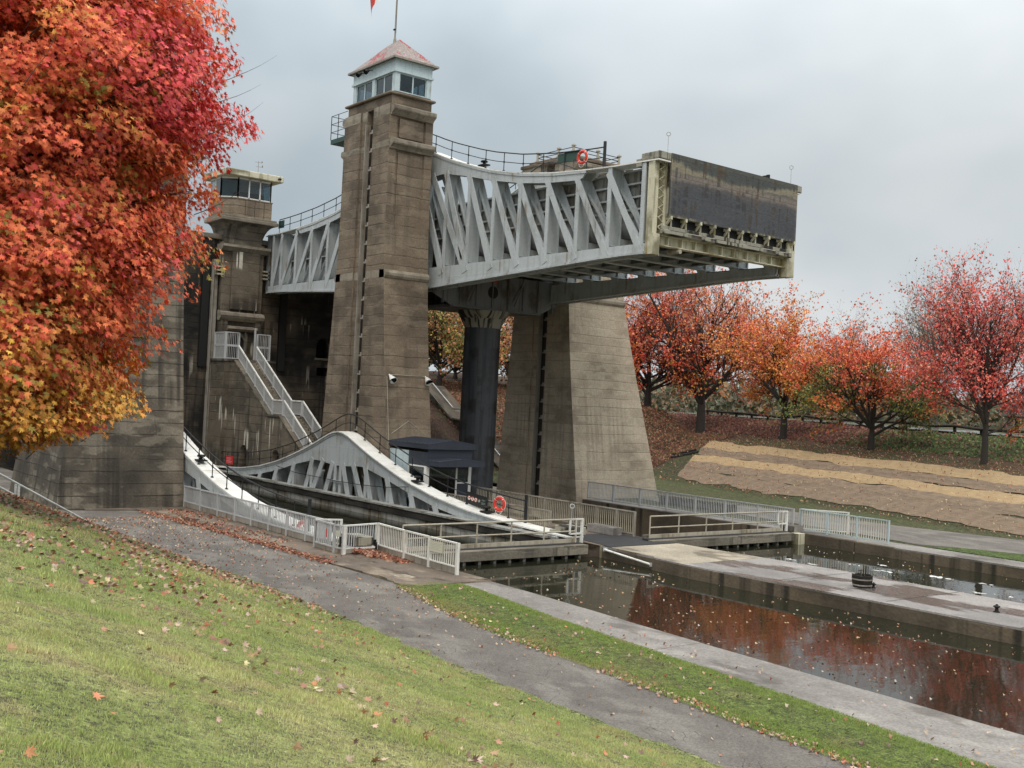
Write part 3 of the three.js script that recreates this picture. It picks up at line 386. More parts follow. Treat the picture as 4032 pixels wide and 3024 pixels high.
// ------------------------------------------------------------------ lift chambers
const TOPC = [[0, 22.72], [0.5, 22.68], [1.2, 22.5], [2.2, 22.15], [2.7, 21.95], [4.2, 21.43], [5.7, 20.98], [7, 20.6], [8.5, 20.22], [11, 19.72], [14, 19.34], [17, 19.12], [19, 19.03], [22.3, 18.95]];
const OPEN = [[0, 20.55], [1.3, 20.6], [2.4, 20.7], [3.1, 20.72], [5.7, 20.22], [8.3, 19.62], [11, 19.12], [13.4, 18.82], [16.6, 18.6], [23, 18.55]];
const hTop = (x) => tab(TOPC, Math.abs(x)), hOpen = (x) => tab(OPEN, Math.abs(x)), hBot = (x) => 13.35 + 0.88 * Math.min(1, Math.abs(x) / 19);
const xs = (a, b, n) => Array.from({ length: n + 1 }, (_, i) => lerp(a, b, i / n));
function chamber(name, label, dy, Z, posts, upper) {   // Z: [near outer, near inner, near trough, far trough, far inner, far outer]
  const t = thing(name, [0, 13 + dy, (Z[0] + Z[5]) / 2], label, 'lift chamber');
  const XE = 21.55, Y = (y) => y + dy, mem = (x) => Y(x);
  for (const [zo, zi, zt, s] of [[Z[0], Z[1], Z[2], 1], [Z[5], Z[4], Z[3], -1]]) {
    const tr = part(t, 'truss', [box(-XE, XE, Y(14.74), Y(14.78), Math.min(zo - 0.05 * s, zi), Math.max(zo - 0.05 * s, zi))], M.steel);
    // walkway plate along the curved top
    const X = xs(-22.2, 22.2, 72), up = X.map((x) => [x, Y(hTop(x))]), lo = X.slice().reverse().map((x) => [x, Y(hTop(x)) - 0.07]);
    const wz0 = Math.min(zo + 0.06 * s, zi - 0.12 * s), wz1 = Math.max(zo + 0.06 * s, zi - 0.12 * s);
    part(tr, 'walkway', extr([...up, ...lo], wz0, wz1), M.whiteTop);
    for (const [zp, w] of [[zo, 0.1], [zi, 0.1]]) {
      const za = zp - (s > 0 ? w : 0) * (zp === zo ? 1 : 0) - (zp === zi && s < 0 ? w : 0), zb = za + w;
      const XC = xs(-16.75, 16.75, 60);
      part(tr, 'top_chord', [extr([...XC.map((x) => [x, Y(hTop(x)) - 0.075]), [16.45, Y(hOpen(16.5)) + 0.1], ...XC.slice().reverse().map((x) => [x * 0.965, Y(hOpen(x * 0.965))]), [-16.45, Y(hOpen(16.5)) + 0.1]], za, zb), extr([...XC.map((x) => [x, Y(hTop(x)) - 0.075]), ...XC.slice().reverse().map((x) => [x, Y(hTop(x)) - 0.2])], za - 0.05, zb + 0.05)], M.steel);
      const XB = xs(-XE, XE, 24);
      part(tr, 'bottom_chord', [extr([...XB.map((x) => [x, Y(14.78)]), ...XB.slice().reverse().map((x) => [x, Y(hBot(x))])], za, zb), extr([...XB.map((x) => [x, Y(hBot(x)) + 0.12]), ...XB.slice().reverse().map((x) => [x, Y(hBot(x))])], za - 0.09, zb + 0.09)], M.steel);
    }
    // posts: flanged plate columns as deep as the truss
    for (const x of posts) { const top = Math.abs(x) > 16.6 ? hTop(x) - 0.1 : hOpen(x) + 0.05, zz = [Math.min(zo, zi), Math.max(zo, zi)];
      part(tr, 'post', [box(x - 0.14, x + 0.14, Y(14.7), Y(top), zz[1] - 0.06, zz[1] + 0.012), box(x - 0.14, x + 0.14, Y(14.7), Y(top), zz[0] - 0.012, zz[0] + 0.06), box(x - 0.03, x + 0.03, Y(14.7), Y(top), zz[0] + 0.06, zz[1] - 0.06)], M.steel); }
    // diagonals lean towards the hump, in both planes; gusset lap where they meet the chords
    const right = [0.75, 2.0, ...posts.filter((x) => x > 3)], left = [-0.75, -2.0, ...posts.filter((x) => x < -3).reverse()];
    for (const side of [right, left]) for (let i = 0; i + 1 < side.length; i++) {
      const xa = side[i], xb = i === 0 ? side[2] - 0.15 * Math.sign(xa) : i === 1 ? side[3] - 0.1 * Math.sign(xa) : side[i + 1]; if (Math.abs(xa) > 18.8 && i > 1 && Math.abs(xb) > 21.3 && Math.abs(xa) > 17) continue;
      const ya = Y(hOpen(xa) + 0.14), yb = Y(14.3), wd = Math.abs(xa) > 12 ? 0.38 : 0.45;
      for (const [zp, th] of [[zo, 0.035], [zi, 0.035]]) { const z = zp + (zp === zo ? 0.012 : -0.012) * s; const d = V(xb - xa, yb - ya, 0).normalize();
        part(tr, 'diagonal', [bar([xa - 0.12 * Math.sign(xa), ya, z], [xb, yb, z], wd, th, V(0, 0, 1)), bar([xa, ya - 0.7, z - (zp === zo ? 0.12 : -0.12) * s], [xb, yb + 0.5, z - (zp === zo ? 0.12 : -0.12) * s], 0.08, 0.2, V(0, 0, 1))], M.steel); }
    }
    // trough side: plates, ledges, curved bilge
    const za = s > 0 ? zt - 0.06 : zt, zb = za + 0.06, out = s > 0 ? zb : za;
    const wall = part(t, 'trough_wall', [box(-XE, XE, Y(15.9), Y(18.86), za, zb)], M.trough);
    for (const y of [18.78, 18.1, 17.4, 16.75]) part(wall, 'ledge', box(-XE, XE, Y(y), Y(y + 0.09), Math.min(out, out + 0.22 * s), Math.max(out, out + 0.22 * s)), M.steel);
    part(wall, 'bilge', cyl([-XE, Y(15.98), zt - 0.42 * s], [XE, Y(15.98), zt - 0.42 * s], 0.62, 0.62, 18), M.steelShaded);
    for (const x of posts) if (x < 20) part(wall, 'stiffener', box(x + 1.2, x + 1.27, Y(16.0), Y(18.8), Math.min(out, out + 0.12 * s), Math.max(out, out + 0.12 * s)), M.steelShaded);
    const zin = s > 0 ? za : zb;
    part(wall, 'timber_fender', cbox(-XE + 0.3, XE - 0.3, Y(18.42), Y(18.8), Math.min(zin - 0.45 * s, zin), Math.max(zin - 0.45 * s, zin), 0.03), M.timber);
    part(wall, 'fender_cap', box(-XE + 0.3, XE - 0.3, Y(18.8), Y(18.9), Math.min(zin - 0.5 * s, zin + 0.1 * s), Math.max(zin - 0.5 * s, zin + 0.1 * s)), M.trough);
    part(wall, 'inner_skin', box(-XE + 0.3, XE - 0.3, Y(16), Y(18.42), Math.min(zin - 0.3 * s, zin), Math.max(zin - 0.3 * s, zin)), M.skin);
    // black handrail on the walkway
    const zr = zo - 0.12 * s, HX = []; for (let x = -20.2; x <= 18.1; x += 1.84) HX.push(Math.min(x, 17.85)); if (!upper) HX.push(18.0);
    const rl = part(t, 'handrail', [...poly(xs(-20.2, 17.9, 76).map((x) => [x, Y(hTop(x) + 1.1), zr]), 0.038, 6), ...poly(xs(-20.2, 17.9, 76).map((x) => [x, Y(hTop(x) + 0.55), zr]), 0.026, 6)], M.blackSteel);
    for (const x of HX) part(rl, 'rail_post', [cyl([x, Y(hTop(x)), zr], [x, Y(hTop(x) + 1.1), zr], 0.028, 0.028, 6), cyl([x, Y(hTop(x)), zr], [x, Y(hTop(x) + 0.06), zr], 0.09, 0.06, 8), cyl([x, Y(hTop(x) + 0.5), zr], [x, Y(hTop(x) + 0.6), zr], 0.05, 0.05, 8)], M.blackSteel);
    part(rl, 'end_post', box(17.94, 18.06, Y(hTop(18)), Y(hTop(18) + 1.4), zr - 0.06, zr + 0.06), M.blackSteel);
  }
  part(t, 'trough_floor', box(-XE, XE, Y(15.36), Y(15.46), Z[3] + 0.4, Z[2] - 0.4), M.steelShaded);
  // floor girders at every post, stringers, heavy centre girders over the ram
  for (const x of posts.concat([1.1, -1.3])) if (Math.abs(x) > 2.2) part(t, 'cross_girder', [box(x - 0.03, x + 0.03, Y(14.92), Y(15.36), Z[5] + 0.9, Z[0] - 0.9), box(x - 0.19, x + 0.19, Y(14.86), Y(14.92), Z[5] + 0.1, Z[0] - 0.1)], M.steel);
  for (const f of [0.14, 0.3, 0.46, 0.62, 0.78, 0.9]) { const z = lerp(Z[2], Z[3], f); part(t, 'stringer', [box(-XE, XE, Y(15.05), Y(15.36), z - 0.02, z + 0.02), box(-XE, XE, Y(15.02), Y(15.05), z - 0.12, z + 0.12)], M.steelShaded); }
  for (const x of [1.95, -1.95]) { const zm = (Z[0] + Z[5]) / 2; const g = part(t, 'centre_girder', [extrX([[Z[0] - 0.4, 13.25], [Z[0] - 1.9, 12.55], [Z[5] + 1.9, 12.55], [Z[5] + 0.4, 13.25], [Z[5] + 0.4, 14.9], [Z[0] - 0.4, 14.9]].map(([a, b]) => [a, Y(b)]), x - 0.03, x + 0.03), box(x - 0.3, x + 0.3, Y(12.5), Y(12.56), Z[5] + 1.9, Z[0] - 1.9)], M.steelShaded);
    for (let z = Z[0] - 1.2; z > Z[5] + 0.6; z -= 1.32) part(g, 'web_stiffener', box(x - 0.14, x + 0.14, Y(12.7), Y(14.9), z - 0.025, z + 0.025), M.steelShaded);
    for (const f of [0.28, 0.62]) { const z = lerp(Z[0], Z[5], f); part(g, 'knee_brace', [bar([x + 0.3 * Math.sign(x), Y(12.9), z], [x + 1.3 * Math.sign(x), Y(14.7), z], 0.08, 0.1), bar([x + 0.1 * Math.sign(x), Y(13.2), z], [x + 0.1 * Math.sign(x), Y(14.7), z - 0.9], 0.06, 0.08)], M.steelShaded); }
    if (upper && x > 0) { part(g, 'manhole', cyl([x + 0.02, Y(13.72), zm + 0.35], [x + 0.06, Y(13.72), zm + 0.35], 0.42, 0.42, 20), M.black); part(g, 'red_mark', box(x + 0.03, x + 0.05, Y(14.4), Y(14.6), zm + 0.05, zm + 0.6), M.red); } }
  part(t, 'centre_box', box(-1.9, 1.9, Y(12.52), Y(12.7), Z[5] + 2.2, Z[0] - 2.2), M.steelShaded);
  // downstream end
  const z0 = Z[0], z1 = Z[5];
  const nearPost = part(t, 'end_post', [box(21.5, 22.02, Y(14.2), Y(15.25), z0 - 0.45, z0 + 0.04), box(21.5, 21.94, Y(15.25), Y(18.95), z0 - 0.28, z0 + 0.04), box(21.5, 21.94, Y(15.25), Y(18.95), z0 - 0.98, z0 - 0.66), box(21.5, 21.56, Y(15.25), Y(18.95), z0 - 0.66, z0 - 0.28)], M.cream);
  for (let k = 0; k < 15; k++) { const y = 15.35 + k * 0.24; part(nearPost, 'lacing_bar', bar([21.97, Y(y), k % 2 ? z0 - 0.3 : z0 - 0.66], [21.97, Y(y + 0.24), k % 2 ? z0 - 0.66 : z0 - 0.3], 0.03, 0.07, V(1, 0, 0)), M.cream); }
  part(t, 'end_post', [box(21.5, 22.02, Y(14.2), Y(16.1), z1 - 0.04, z1 + 0.62), box(21.5, 21.94, Y(16.1), Y(18.95), z1 - 0.04, z1 + 0.5)], M.cream);
  for (const z of [z0 - 0.45, z1 + 0.2]) part(t, 'post_cap', [cbox(20.95, 22.2, Y(18.98), Y(19.36), z - 0.42, z + 0.5, 0.03), box(20.6, 21.0, Y(18.72), Y(19.1), z - 0.2, z + 0.5)], M.rusty);
  part(t, 'end_girder', [box(21.62, 21.68, Y(14.74), Y(15.2), z1 + 0.6, z0 - 0.45), box(21.5, 21.95, Y(14.7), Y(14.75), z1 + 0.6, z0 - 0.45), box(21.5, 21.9, Y(15.2), Y(15.26), z1 + 0.6, z0 - 0.45)], M.cream);
  for (let z = z0 - 1.2; z > z1 + 0.8; z -= 1.02) part(t, 'end_stiffener', box(21.68, 21.92, Y(14.75), Y(15.2), z - 0.03, z + 0.03), M.cream);
  part(t, 'sill_beam', [cbox(21.7, 22.25, Y(15.26), Y(15.5), z1 + 0.45, z0 - 0.5, 0.04), cbox(21.6, 22.05, Y(15.5), Y(15.72), z1 + 0.45, z0 - 0.5, 0.03)], M.rusty);
  part(t, 'seal_frame', [box(21.6, 22.0, Y(15.7), Y(19.2), z0 - 1.45, z0 - 1.05), box(21.6, 21.9, Y(15.7), Y(16.3), z1 + 0.4, z0 - 1.0), box(21.95, 22.1, Y(16.1), Y(19.1), z0 - 1.12, z0 - 1.02)], M.black);
  // tail gate: plate in three courses with a weathered band
  const gz0 = z0 - 0.82, gz1 = z1 + 0.22, gateMap = (() => { const W = 1024, H = 512; const m = tex(W, H, (u, v) => {
      const n = fbm(u, v, 6, 5, 5, 701), f = fbm(u, v, 90, 60, 2, 711), d = fbm(u, v * 0.35, 60, 6, 3, 717), e = fbm(u, v, 26, 18, 4, 731), y = v + 0.05 * (n - 0.5) + 0.035 * (d - 0.5) + 0.02 * (e - 0.5);
      let c = mixc([0.275, 0.285, 0.305], [0.335, 0.345, 0.36], n); c = mixc(c, [0.40, 0.375, 0.36], smooth(0.42, 0.62, y) * 0.55);
      const wave = 0.80 + 0.05 * Math.cos(u * 6.283) + 0.05 * (fbm(u, 0.3, 7, 3, 4, 723) - 0.5), sag = 0.07 * Math.pow(Math.abs(u - 0.5) * 2, 6);
      c = mixc(c, [0.545, 0.505, 0.465], smooth(0.56, 0.63, y + sag * 0.4) * (1 - smooth(0.68, 0.75, y)) * 0.75);
      c = mixc(c, [0.60, 0.57, 0.47], smooth(0.70, 0.75, y + 0.08 * (n - 0.5)) * (1 - smooth(wave - 0.03, wave + 0.05, y - sag + 0.1 * (d - 0.5))) * 0.75);
      c = mixc(c, [0.29, 0.31, 0.30], smooth(wave - 0.04, wave + 0.05, y - sag + 0.08 * (n - 0.5)) * 0.85);
      c = mixc(c, [0.36, 0.355, 0.33], smooth(0.91, 0.93, y) * 0.7); c = mixc(c, [0.62, 0.58, 0.46], smooth(0.06, 0.0, v) * smooth(0.45, 0.7, d) + smooth(0.02, 0, Math.min(u, 1 - u)) * 0.35);
      for (const s of [0.36, 0.925, 0.645]) c = mixc(c, [0.22, 0.215, 0.21], (1 - smooth(0.0015, 0.005, Math.abs(v - s))) * 0.55);
      c = mixc(c, [0.20, 0.195, 0.19], smooth(0.52, 0.7, d) * smooth(0.4, 0.6, e) * 0.5); c = mixc(c, [0.40, 0.29, 0.19], smooth(0.6, 0.72, d) * smooth(0.5, 0.62, n) * 0.45); const g = 1 + 0.24 * (f - 0.5); return [c[0] * g, c[1] * g, c[2] * g]; }, true, 1); m.repeat.set(1, 1); return std({ map: m, roughness: 0.85 }); })();
  const gp = new THREE.PlaneGeometry(gz0 - gz1, 3.2), gpl = clean(new THREE.BoxGeometry(gz0 - gz1, 3.2, 0.09)); gpl.rotateY(Math.PI / 2).translate(22.2, Y(17.76), (gz0 + gz1) / 2);
  if (!upper) gpl.translate(0, -3.4, 0);
  const gate = part(t, 'tail_gate', gpl, gateMap, true); const gy = upper ? 0 : -3.4;
  part(gate, 'gate_rib', [box(22.02, 22.16, Y(19.25 + gy), Y(19.36 + gy), gz1, gz0), box(22.02, 22.16, Y(16.16 + gy), Y(16.26 + gy), gz1, gz0), box(22.0, 22.16, Y(16.26 + gy), Y(19.25 + gy), gz0 - 0.12, gz0), box(22.0, 22.16, Y(16.26 + gy), Y(19.25 + gy), gz1, gz1 + 0.1)], M.rusty);
  for (let k = 0; k < 10; k++) { const z = lerp(gz0 - 0.15, gz1 + 0.1, k / 9); part(gate, 'hinge_bracket', [box(21.9, 22.28, Y(16.02), Y(16.2), z - 0.07, z + 0.07), bar([22.2, Y(16.1), z], [21.9, Y(15.78), z], 0.1, 0.1), box(21.8, 22.02, Y(15.72), Y(16.05), z - 0.3, z - 0.2)], M.cream); }
  for (const z of upper ? [z0 - 0.75, gz1 + 0.35] : [gz1 + 0.35]) part(t, 'rod', [cyl([22, Y(19.3), z], [22, Y(20.25), z], 0.018, 0.018, 6), clean(new THREE.TorusGeometry(0.1, 0.025, 6, 14).rotateY(0.9).translate(22, Y(20.35), z))], M.galv);
  if (upper) part(t, 'gate_stop', [box(22.0, 22.2, Y(19.36), Y(19.56), gz1 + 2.4, gz1 + 2.5), box(22.0, 22.2, Y(19.4), Y(19.46), gz1 + 2.5, gz1 + 2.8)], M.black);
  part(t, 'pipe', cyl([21.2, Y(14.55), z0 - 2.0], [22.0, Y(14.55), z0 - 2.0], 0.12, 0.12, 12), M.gateRail);
  // upstream end
  part(t, 'head_gate', [box(-21.6, -21.5, Y(14.8), Y(18.9), Z[3], Z[2]), box(-21.9, -21.5, Y(14.2), Y(19), z0 - 0.5, z0 + 0.03), box(-21.9, -21.5, Y(14.2), Y(19), z1, z1 + 0.5)], M.steelShaded);
  return t;
}
const PU = [-20.9, -19.4, -16.9, -14.35, -11.8, -9.2, -6.65, -4.1, -0.4, 0.9, 3.53, 6.02, 8.55, 11.07, 13.6, 16.12, 18.64, 21.15], PL = [-21.2, -18.62, -16.1, -13.57, -11.05, -8.55, -6.0, -3.45, -0.33, 0.33, 3.45, 6.0, 8.55, 11.05, 13.57, 16.1, 18.62, 21.2];
chamber('lift_chamber', 'raised grey steel boat chamber with lattice trusses high on a single ram', 0, [1.68, 0.82, 0.6, -8.45, -8.65, -9.5], PU, true);
const DL = -18.65;
chamber('lift_chamber', 'lowered steel boat chamber lying level with the ground, white humped truss tops', DL, [17.95, 17.1, 16.85, 6.72, 6.45, 5.6], PL, false);
{ const t = thing('mooring_cable', [0, 1, 6.6], 'thin dark cable sagging across the hump of the far white truss', 'cable'), c = [[-8.3, 1.25], [-5.5, 1.02], [-2, 0.98], [0, 0.95], [3, 0.98], [6, 1.1], [8.4, 1.35]]; part(t, 'wire', poly(c.map(([x, y]) => [x, y, 6.58]), 0.022, 5), M.blackSteel); part(t, 'cross_bar', box(-0.6, 0.6, 0.86, 0.98, 6.47, 6.56), M.steel); }
setting('chamber_water', box(-21.4, 21.5, -0.75, -0.6, 7.0, 16.6), M.water);
{
  const t = thing('hydraulic_ram', [0.35, -6, -4.05], 'huge dark round steel ram column holding up the raised chamber', 'ram');
  part(t, 'plunger', cyl([0.35, -7, -4.05], [0.35, 11.4, -4.05], 1.24, 1.24, 48), M.ram);
  part(t, 'ram_head', [lathe([[1.24, 11.35], [1.3, 11.5], [1.36, 11.9], [1.7, 12.25], [1.85, 12.5]], [0.35, 0, -4.05], 32)], M.rusty);
  for (let k = 0; k < 8; k++) { const a = k * Math.PI / 4 + 0.2, c = Math.cos(a), s = Math.sin(a); part(t, 'head_rib', bar([0.35 + 1.3 * c, 11.7, -4.05 + 1.3 * s], [0.35 + 1.75 * c, 12.5, -4.05 + 1.75 * s], 0.05, 0.3), M.rusty); }
  part(t, 'press_collar', lathe([[1.25, -0.6], [1.8, -0.6], [1.9, -1], [1.9, -6]], [0.35, 0, -4.05], 32), M.black);
}

// ------------------------------------------------------------------ mooring cleats, lifebuoys and signs on the chambers
function lifebuoy(at, label, ry, tilt = 0) {
  const t = thing('lifebuoy', at, label, 'lifebuoy'); const q = new THREE.Matrix4().makeRotationY(ry).setPosition(...at), put = (g) => clean(g).applyMatrix4(q);
  part(t, 'ring', put(new THREE.TorusGeometry(0.31, 0.085, 12, 32)), M.red);
  for (let k = 0; k < 4; k++) { const a = k * Math.PI / 2 + 0.78; part(t, 'rope_clip', put(new THREE.TorusGeometry(0.312, 0.089, 10, 3, 0.07).rotateZ(a)), M.white); }
  part(t, 'grab_rope', [0, 1, 2, 3].map((k) => { const a = k * Math.PI / 2 + 0.9; return put(new THREE.TorusGeometry(0.405, 0.014, 5, 10, 1.3).rotateZ(a)); }), M.white);
  part(t, 'line', put(new THREE.TorusGeometry(0.2, 0.012, 5, 12, Math.PI).rotateZ(Math.PI).translate(0, -0.34, 0.05)), M.white);
  return t;
}
lifebuoy([16.35, hTop(16.35) + 0.68, 1.66], 'red lifebuoy hanging on the handrail of the raised chamber', 0.1);
lifebuoy([16.0, hTop(16) + DL + 0.62, 5.86], 'orange red lifebuoy on the black rail over the footbridge, beside the rules sign', 0.25);
lifebuoy([17.2, -0.1 + 0.5, 17.72], 'red lifebuoy just peeking over the near picket fence', 0.1);
function cleat(x, y, z, label) { const t = thing('mooring_cleat', [x, y, z], label, 'cleat', 'cleats bolted to the white truss tops'); const g = (s) => V(0, 0, 0); part(t, 'base_plate', [box(x - 0.34, x + 0.34, y - 0.02, y + 0.06, z - 0.22, z + 0.22)], M.black); part(t, 'stem', cyl([x, y, z], [x, y + 0.22, z], 0.1, 0.08, 12), M.black); part(t, 'horn', [lathe([[0, 0.2], [0.2, 0.2], [0.23, 0.26], [0.17, 0.31], [0, 0.33]], [x, y, z], 14)], M.black); }
cleat(5.3, hTop(5.3) + DL + 0.1, 17.6, 'black mooring cleat on the near white truss top beside the left tower');
cleat(8.6, hTop(8.6) + DL + 0.12, 6.1, 'black mooring cleat halfway down the far white truss top below the hut');
cleat(15.2, hTop(15.2) + DL + 0.06, 6.05, 'black mooring cleat at the foot of the white truss beside the lifebuoy');
cleat(7.1, hTop(7.1) + 0.14, 1.45, 'small black mooring cleat on top of the raised truss against the sky');
function plate(name, c, w, h, ry, mat, face, label, cat, tiltZ = 0) { const t = thing(name, c, label, cat); const q = new THREE.Matrix4().makeRotationY(ry).multiply(new THREE.Matrix4().makeRotationZ(tiltZ)).setPosition(...c); part(t, 'board', clean(new THREE.BoxGeometry(w, h, 0.03)).applyMatrix4(q), mat);
  if (face) { const g = clean(new THREE.PlaneGeometry(w * 0.96, h * 0.92)).translate(0, 0, 0.019).applyMatrix4(q); part(t, 'printed_face', g, face, true); } return t; }
function print(W, H, draw) { const c = document.createElement('canvas'); c.width = W; c.height = H; const x = c.getContext('2d'); draw(x, W, H); const tx = new THREE.CanvasTexture(c); tx.colorSpace = THREE.SRGBColorSpace; return std({ map: tx, roughness: 0.6 }); }
const rules = print(512, 200, (x, W, H) => { x.fillStyle = '#1a1c1c'; x.fillRect(0, 0, W, H);
  [64, 152, 240, 328].forEach((cx, i) => { x.fillStyle = i < 3 ? '#efe9dd' : '#1a1c1c'; x.beginPath(); x.arc(cx, 100, 42, 0, 7); x.fill(); x.fillStyle = i < 3 ? '#222' : '#dcd8cf';
    if (i === 0) { x.fillRect(cx - 22, 92, 40, 12); x.beginPath(); x.arc(cx + 18, 84, 9, 0, 7); x.fill(); x.fillRect(cx - 18, 100, 6, 22); x.fillRect(cx + 8, 100, 6, 22); }
    if (i === 1) { x.beginPath(); x.arc(cx, 74, 9, 0, 7); x.fill(); x.fillRect(cx - 6, 82, 12, 28); x.fillRect(cx - 20, 112, 40, 6); }
    if (i === 2) { for (const d of [-14, 14]) { x.beginPath(); x.arc(cx + d, 108, 12, 0, 7); x.lineWidth = 5; x.strokeStyle = '#222'; x.stroke(); } x.fillRect(cx - 14, 88, 28, 5); x.fillRect(cx - 3, 74, 6, 30); }
    if (i === 3) { x.strokeStyle = '#dcd8cf'; x.lineWidth = 7; for (let k = 0; k < 3; k++) { const a = k * Math.PI / 3 + 0.5; x.beginPath(); x.moveTo(cx - 34 * Math.cos(a), 100 - 34 * Math.sin(a)); x.lineTo(cx + 34 * Math.cos(a), 100 + 34 * Math.sin(a)); x.stroke(); } }
    if (i < 3) { x.strokeStyle = '#b8433a'; x.lineWidth = 7; x.beginPath(); x.arc(cx, 100, 38, 0, 7); x.stroke(); x.beginPath(); x.moveTo(cx - 27, 73); x.lineTo(cx + 27, 127); x.stroke(); } });
  x.fillStyle = '#9fb3a8'; for (const [y, w] of [[58, 96], [74, 80], [110, 92], [126, 100], [142, 70]]) for (let a = 0; a < w; a += 12) x.fillRect(392 + a, y, 8, 6); });
plate('rules_sign', [13.9, 1.15, 5.78], 1.7, 0.62, 0.06, M.black, rules, 'dark rules sign with four round white symbols on the chamber rail', 'sign', -0.1);
plate('green_board', [14.35 + 0.7, hTop(15.2) + 0.85, 1.5], 1.85, 0.52, 0, M.green, null, 'blank dark green board on the raised chamber rail beside the lifebuoy', 'sign', 0.02);
plate('green_board', [-20.0, hTop(20) + 0.72, 1.5], 1.0, 0.6, 0, M.green, null, 'small dark green board on the rail next to the control cabin', 'sign');
const danger = print(256, 160, (x, W, H) => { x.fillStyle = '#c32a34'; x.fillRect(0, 0, W, H); x.fillStyle = '#e9c9c6'; for (const [y, w] of [[30, 190], [58, 150], [96, 200], [122, 170]]) for (let a = 0; a < w; a += 16) x.fillRect(26 + a, y, 11, 9); });
plate('red_sign', [-17.6, 0.95, 5.9], 0.95, 0.62, 0.15, M.red, danger, 'small red warning sign on the chamber rail under the arched niches', 'sign');
const notice = print(256, 160, (x, W, H) => { x.fillStyle = '#cfcfbf'; x.fillRect(0, 0, W, H); x.fillStyle = '#9a9a88'; for (const [y, w] of [[24, 200], [46, 180], [70, 196], [94, 150], [118, 190]]) for (let a = 0; a < w; a += 14) x.fillRect(26 + a, y, 9, 6); });

// ------------------------------------------------------------------ guard hut on the centre pier
{
  const t = thing('guard_hut', [6, 0, 3.6], 'small dark blue hut with shallow gable roofs and white framed door below the tower', 'hut');
  const x0 = 3.85, x1 = 8.1, z0 = 1.95, z1 = 5.2, y0 = 0.0;
  part(t, 'side_wall', [box(x0, x0 + 2.3, y0, 3.3, z1 - 0.08, z1)], M.bluish); part(t, 'rear_wall', box(x0, x0 + 0.1, y0, 3.3, z0, z1 - 0.08), M.navy); part(t, 'far_wall', box(x0 + 0.1, x1, y0, 3.3, z0, z0 + 0.08), M.navy);
  part(t, 'upper_wall', [box(x0 + 2.3, x1, 2.5, 3.3, z1 - 0.09, z1 - 0.01), box(x1 - 0.08, x1, 2.3, 3.45, z0 + 0.08, z1 - 0.1)], M.navy);
  const roof = (a, b, zA, zB, ye, yr, nm) => { const zm = (zA + zB) / 2; const r = part(t, nm, [extrX([[zA, ye], [zm, yr], [zB, ye], [zB, ye - 0.06], [zm, yr - 0.06], [zA, ye - 0.06]], a, b)], M.navy);
    part(r, 'fascia', [box(a, b, ye - 0.3, ye - 0.06, zB - 0.05, zB - 0.01), box(a, b, ye - 0.3, ye - 0.06, zA + 0.01, zA + 0.05), extrX([[zA, ye - 0.3], [zA, ye - 0.06], [zm, yr - 0.06], [zB, ye - 0.06], [zB, ye - 0.3]], b - 0.05, b - 0.01)], M.navy);
    for (let x = a + 0.2; x < b - 0.1; x += 0.42) part(r, 'roof_seam', [bar([x, ye + 0.012, zA], [x, yr + 0.012, zm], 0.03, 0.04), bar([x, yr + 0.012, zm], [x, ye + 0.012, zB], 0.03, 0.04)], M.navy); return r; };
  roof(x0 - 0.15, x1 + 0.2, z0 - 0.12, z1 + 0.1, 3.78, 4.02, 'main_roof'); roof(x1 - 0.1, x1 + 1.35, z0 + 0.05, z1 + 0.06, 2.85, 3.0, 'porch_roof');
  const fr = part(t, 'window_frame', [box(x0 + 2.3, x0 + 2.38, 0.5, 2.5, z1 - 0.1, z1), box(x0 + 2.3, x1, 2.42, 2.5, z1 - 0.1, z1), box(x1 - 0.22, x1 + 0.02, y0, 2.5, z1 - 0.2, z1 + 0.02), box(x1 - 0.06, x1 + 0.02, 0.62, 0.72, z0 + 1.1, z1 - 0.2), box(x1 - 0.06, x1 + 0.02, 0.62, 2.4, z0 + 1.05, z0 + 1.15), box(x1 - 0.06, x1 + 0.03, y0, 2.5, z0 + 0.05, z0 + 0.25)], M.white);
  part(fr, 'side_pane', box(x0 + 2.38, x1 - 0.22, 0.5, 2.42, z1 - 0.06, z1 - 0.04), M.glass); part(fr, 'front_pane', box(x1 - 0.04, x1 - 0.025, 0.72, 2.4, z0 + 1.15, z1 - 0.2), M.glass);
  part(t, 'base_panel', [box(x1 - 0.06, x1, y0, 0.62, z0 + 1.1, z1 - 0.2), box(x0 + 2.3, x1 - 0.2, y0, 0.5, z1 - 0.08, z1 - 0.02)], M.navy);
  const d = part(t, 'door', [box(x1 - 0.06, x1 - 0.02, y0 + 0.05, 1.5, z0 + 0.25, z0 + 1.05)], M.navy); part(d, 'door_glass', box(x1 - 0.05, x1 - 0.035, 1.55, 2.4, z0 + 0.25, z0 + 1.05), M.glass); part(d, 'door_rail', box(x1 - 0.06, x1 + 0.01, 1.48, 1.56, z0 + 0.25, z0 + 1.05), M.white);
  part(t, 'counter', [box(x0 + 2.6, x1 - 0.6, y0, 1.0, z0 + 1.3, z0 + 2.0), box(x0 + 3, x0 + 3.5, 1.0, 1.5, z0 + 1.4, z0 + 1.8)], M.timber); part(t, 'hut_floor', box(x0 + 0.1, x1 - 0.1, 0.01, 0.06, z0 + 0.1, z1 - 0.1), M.timber);
}
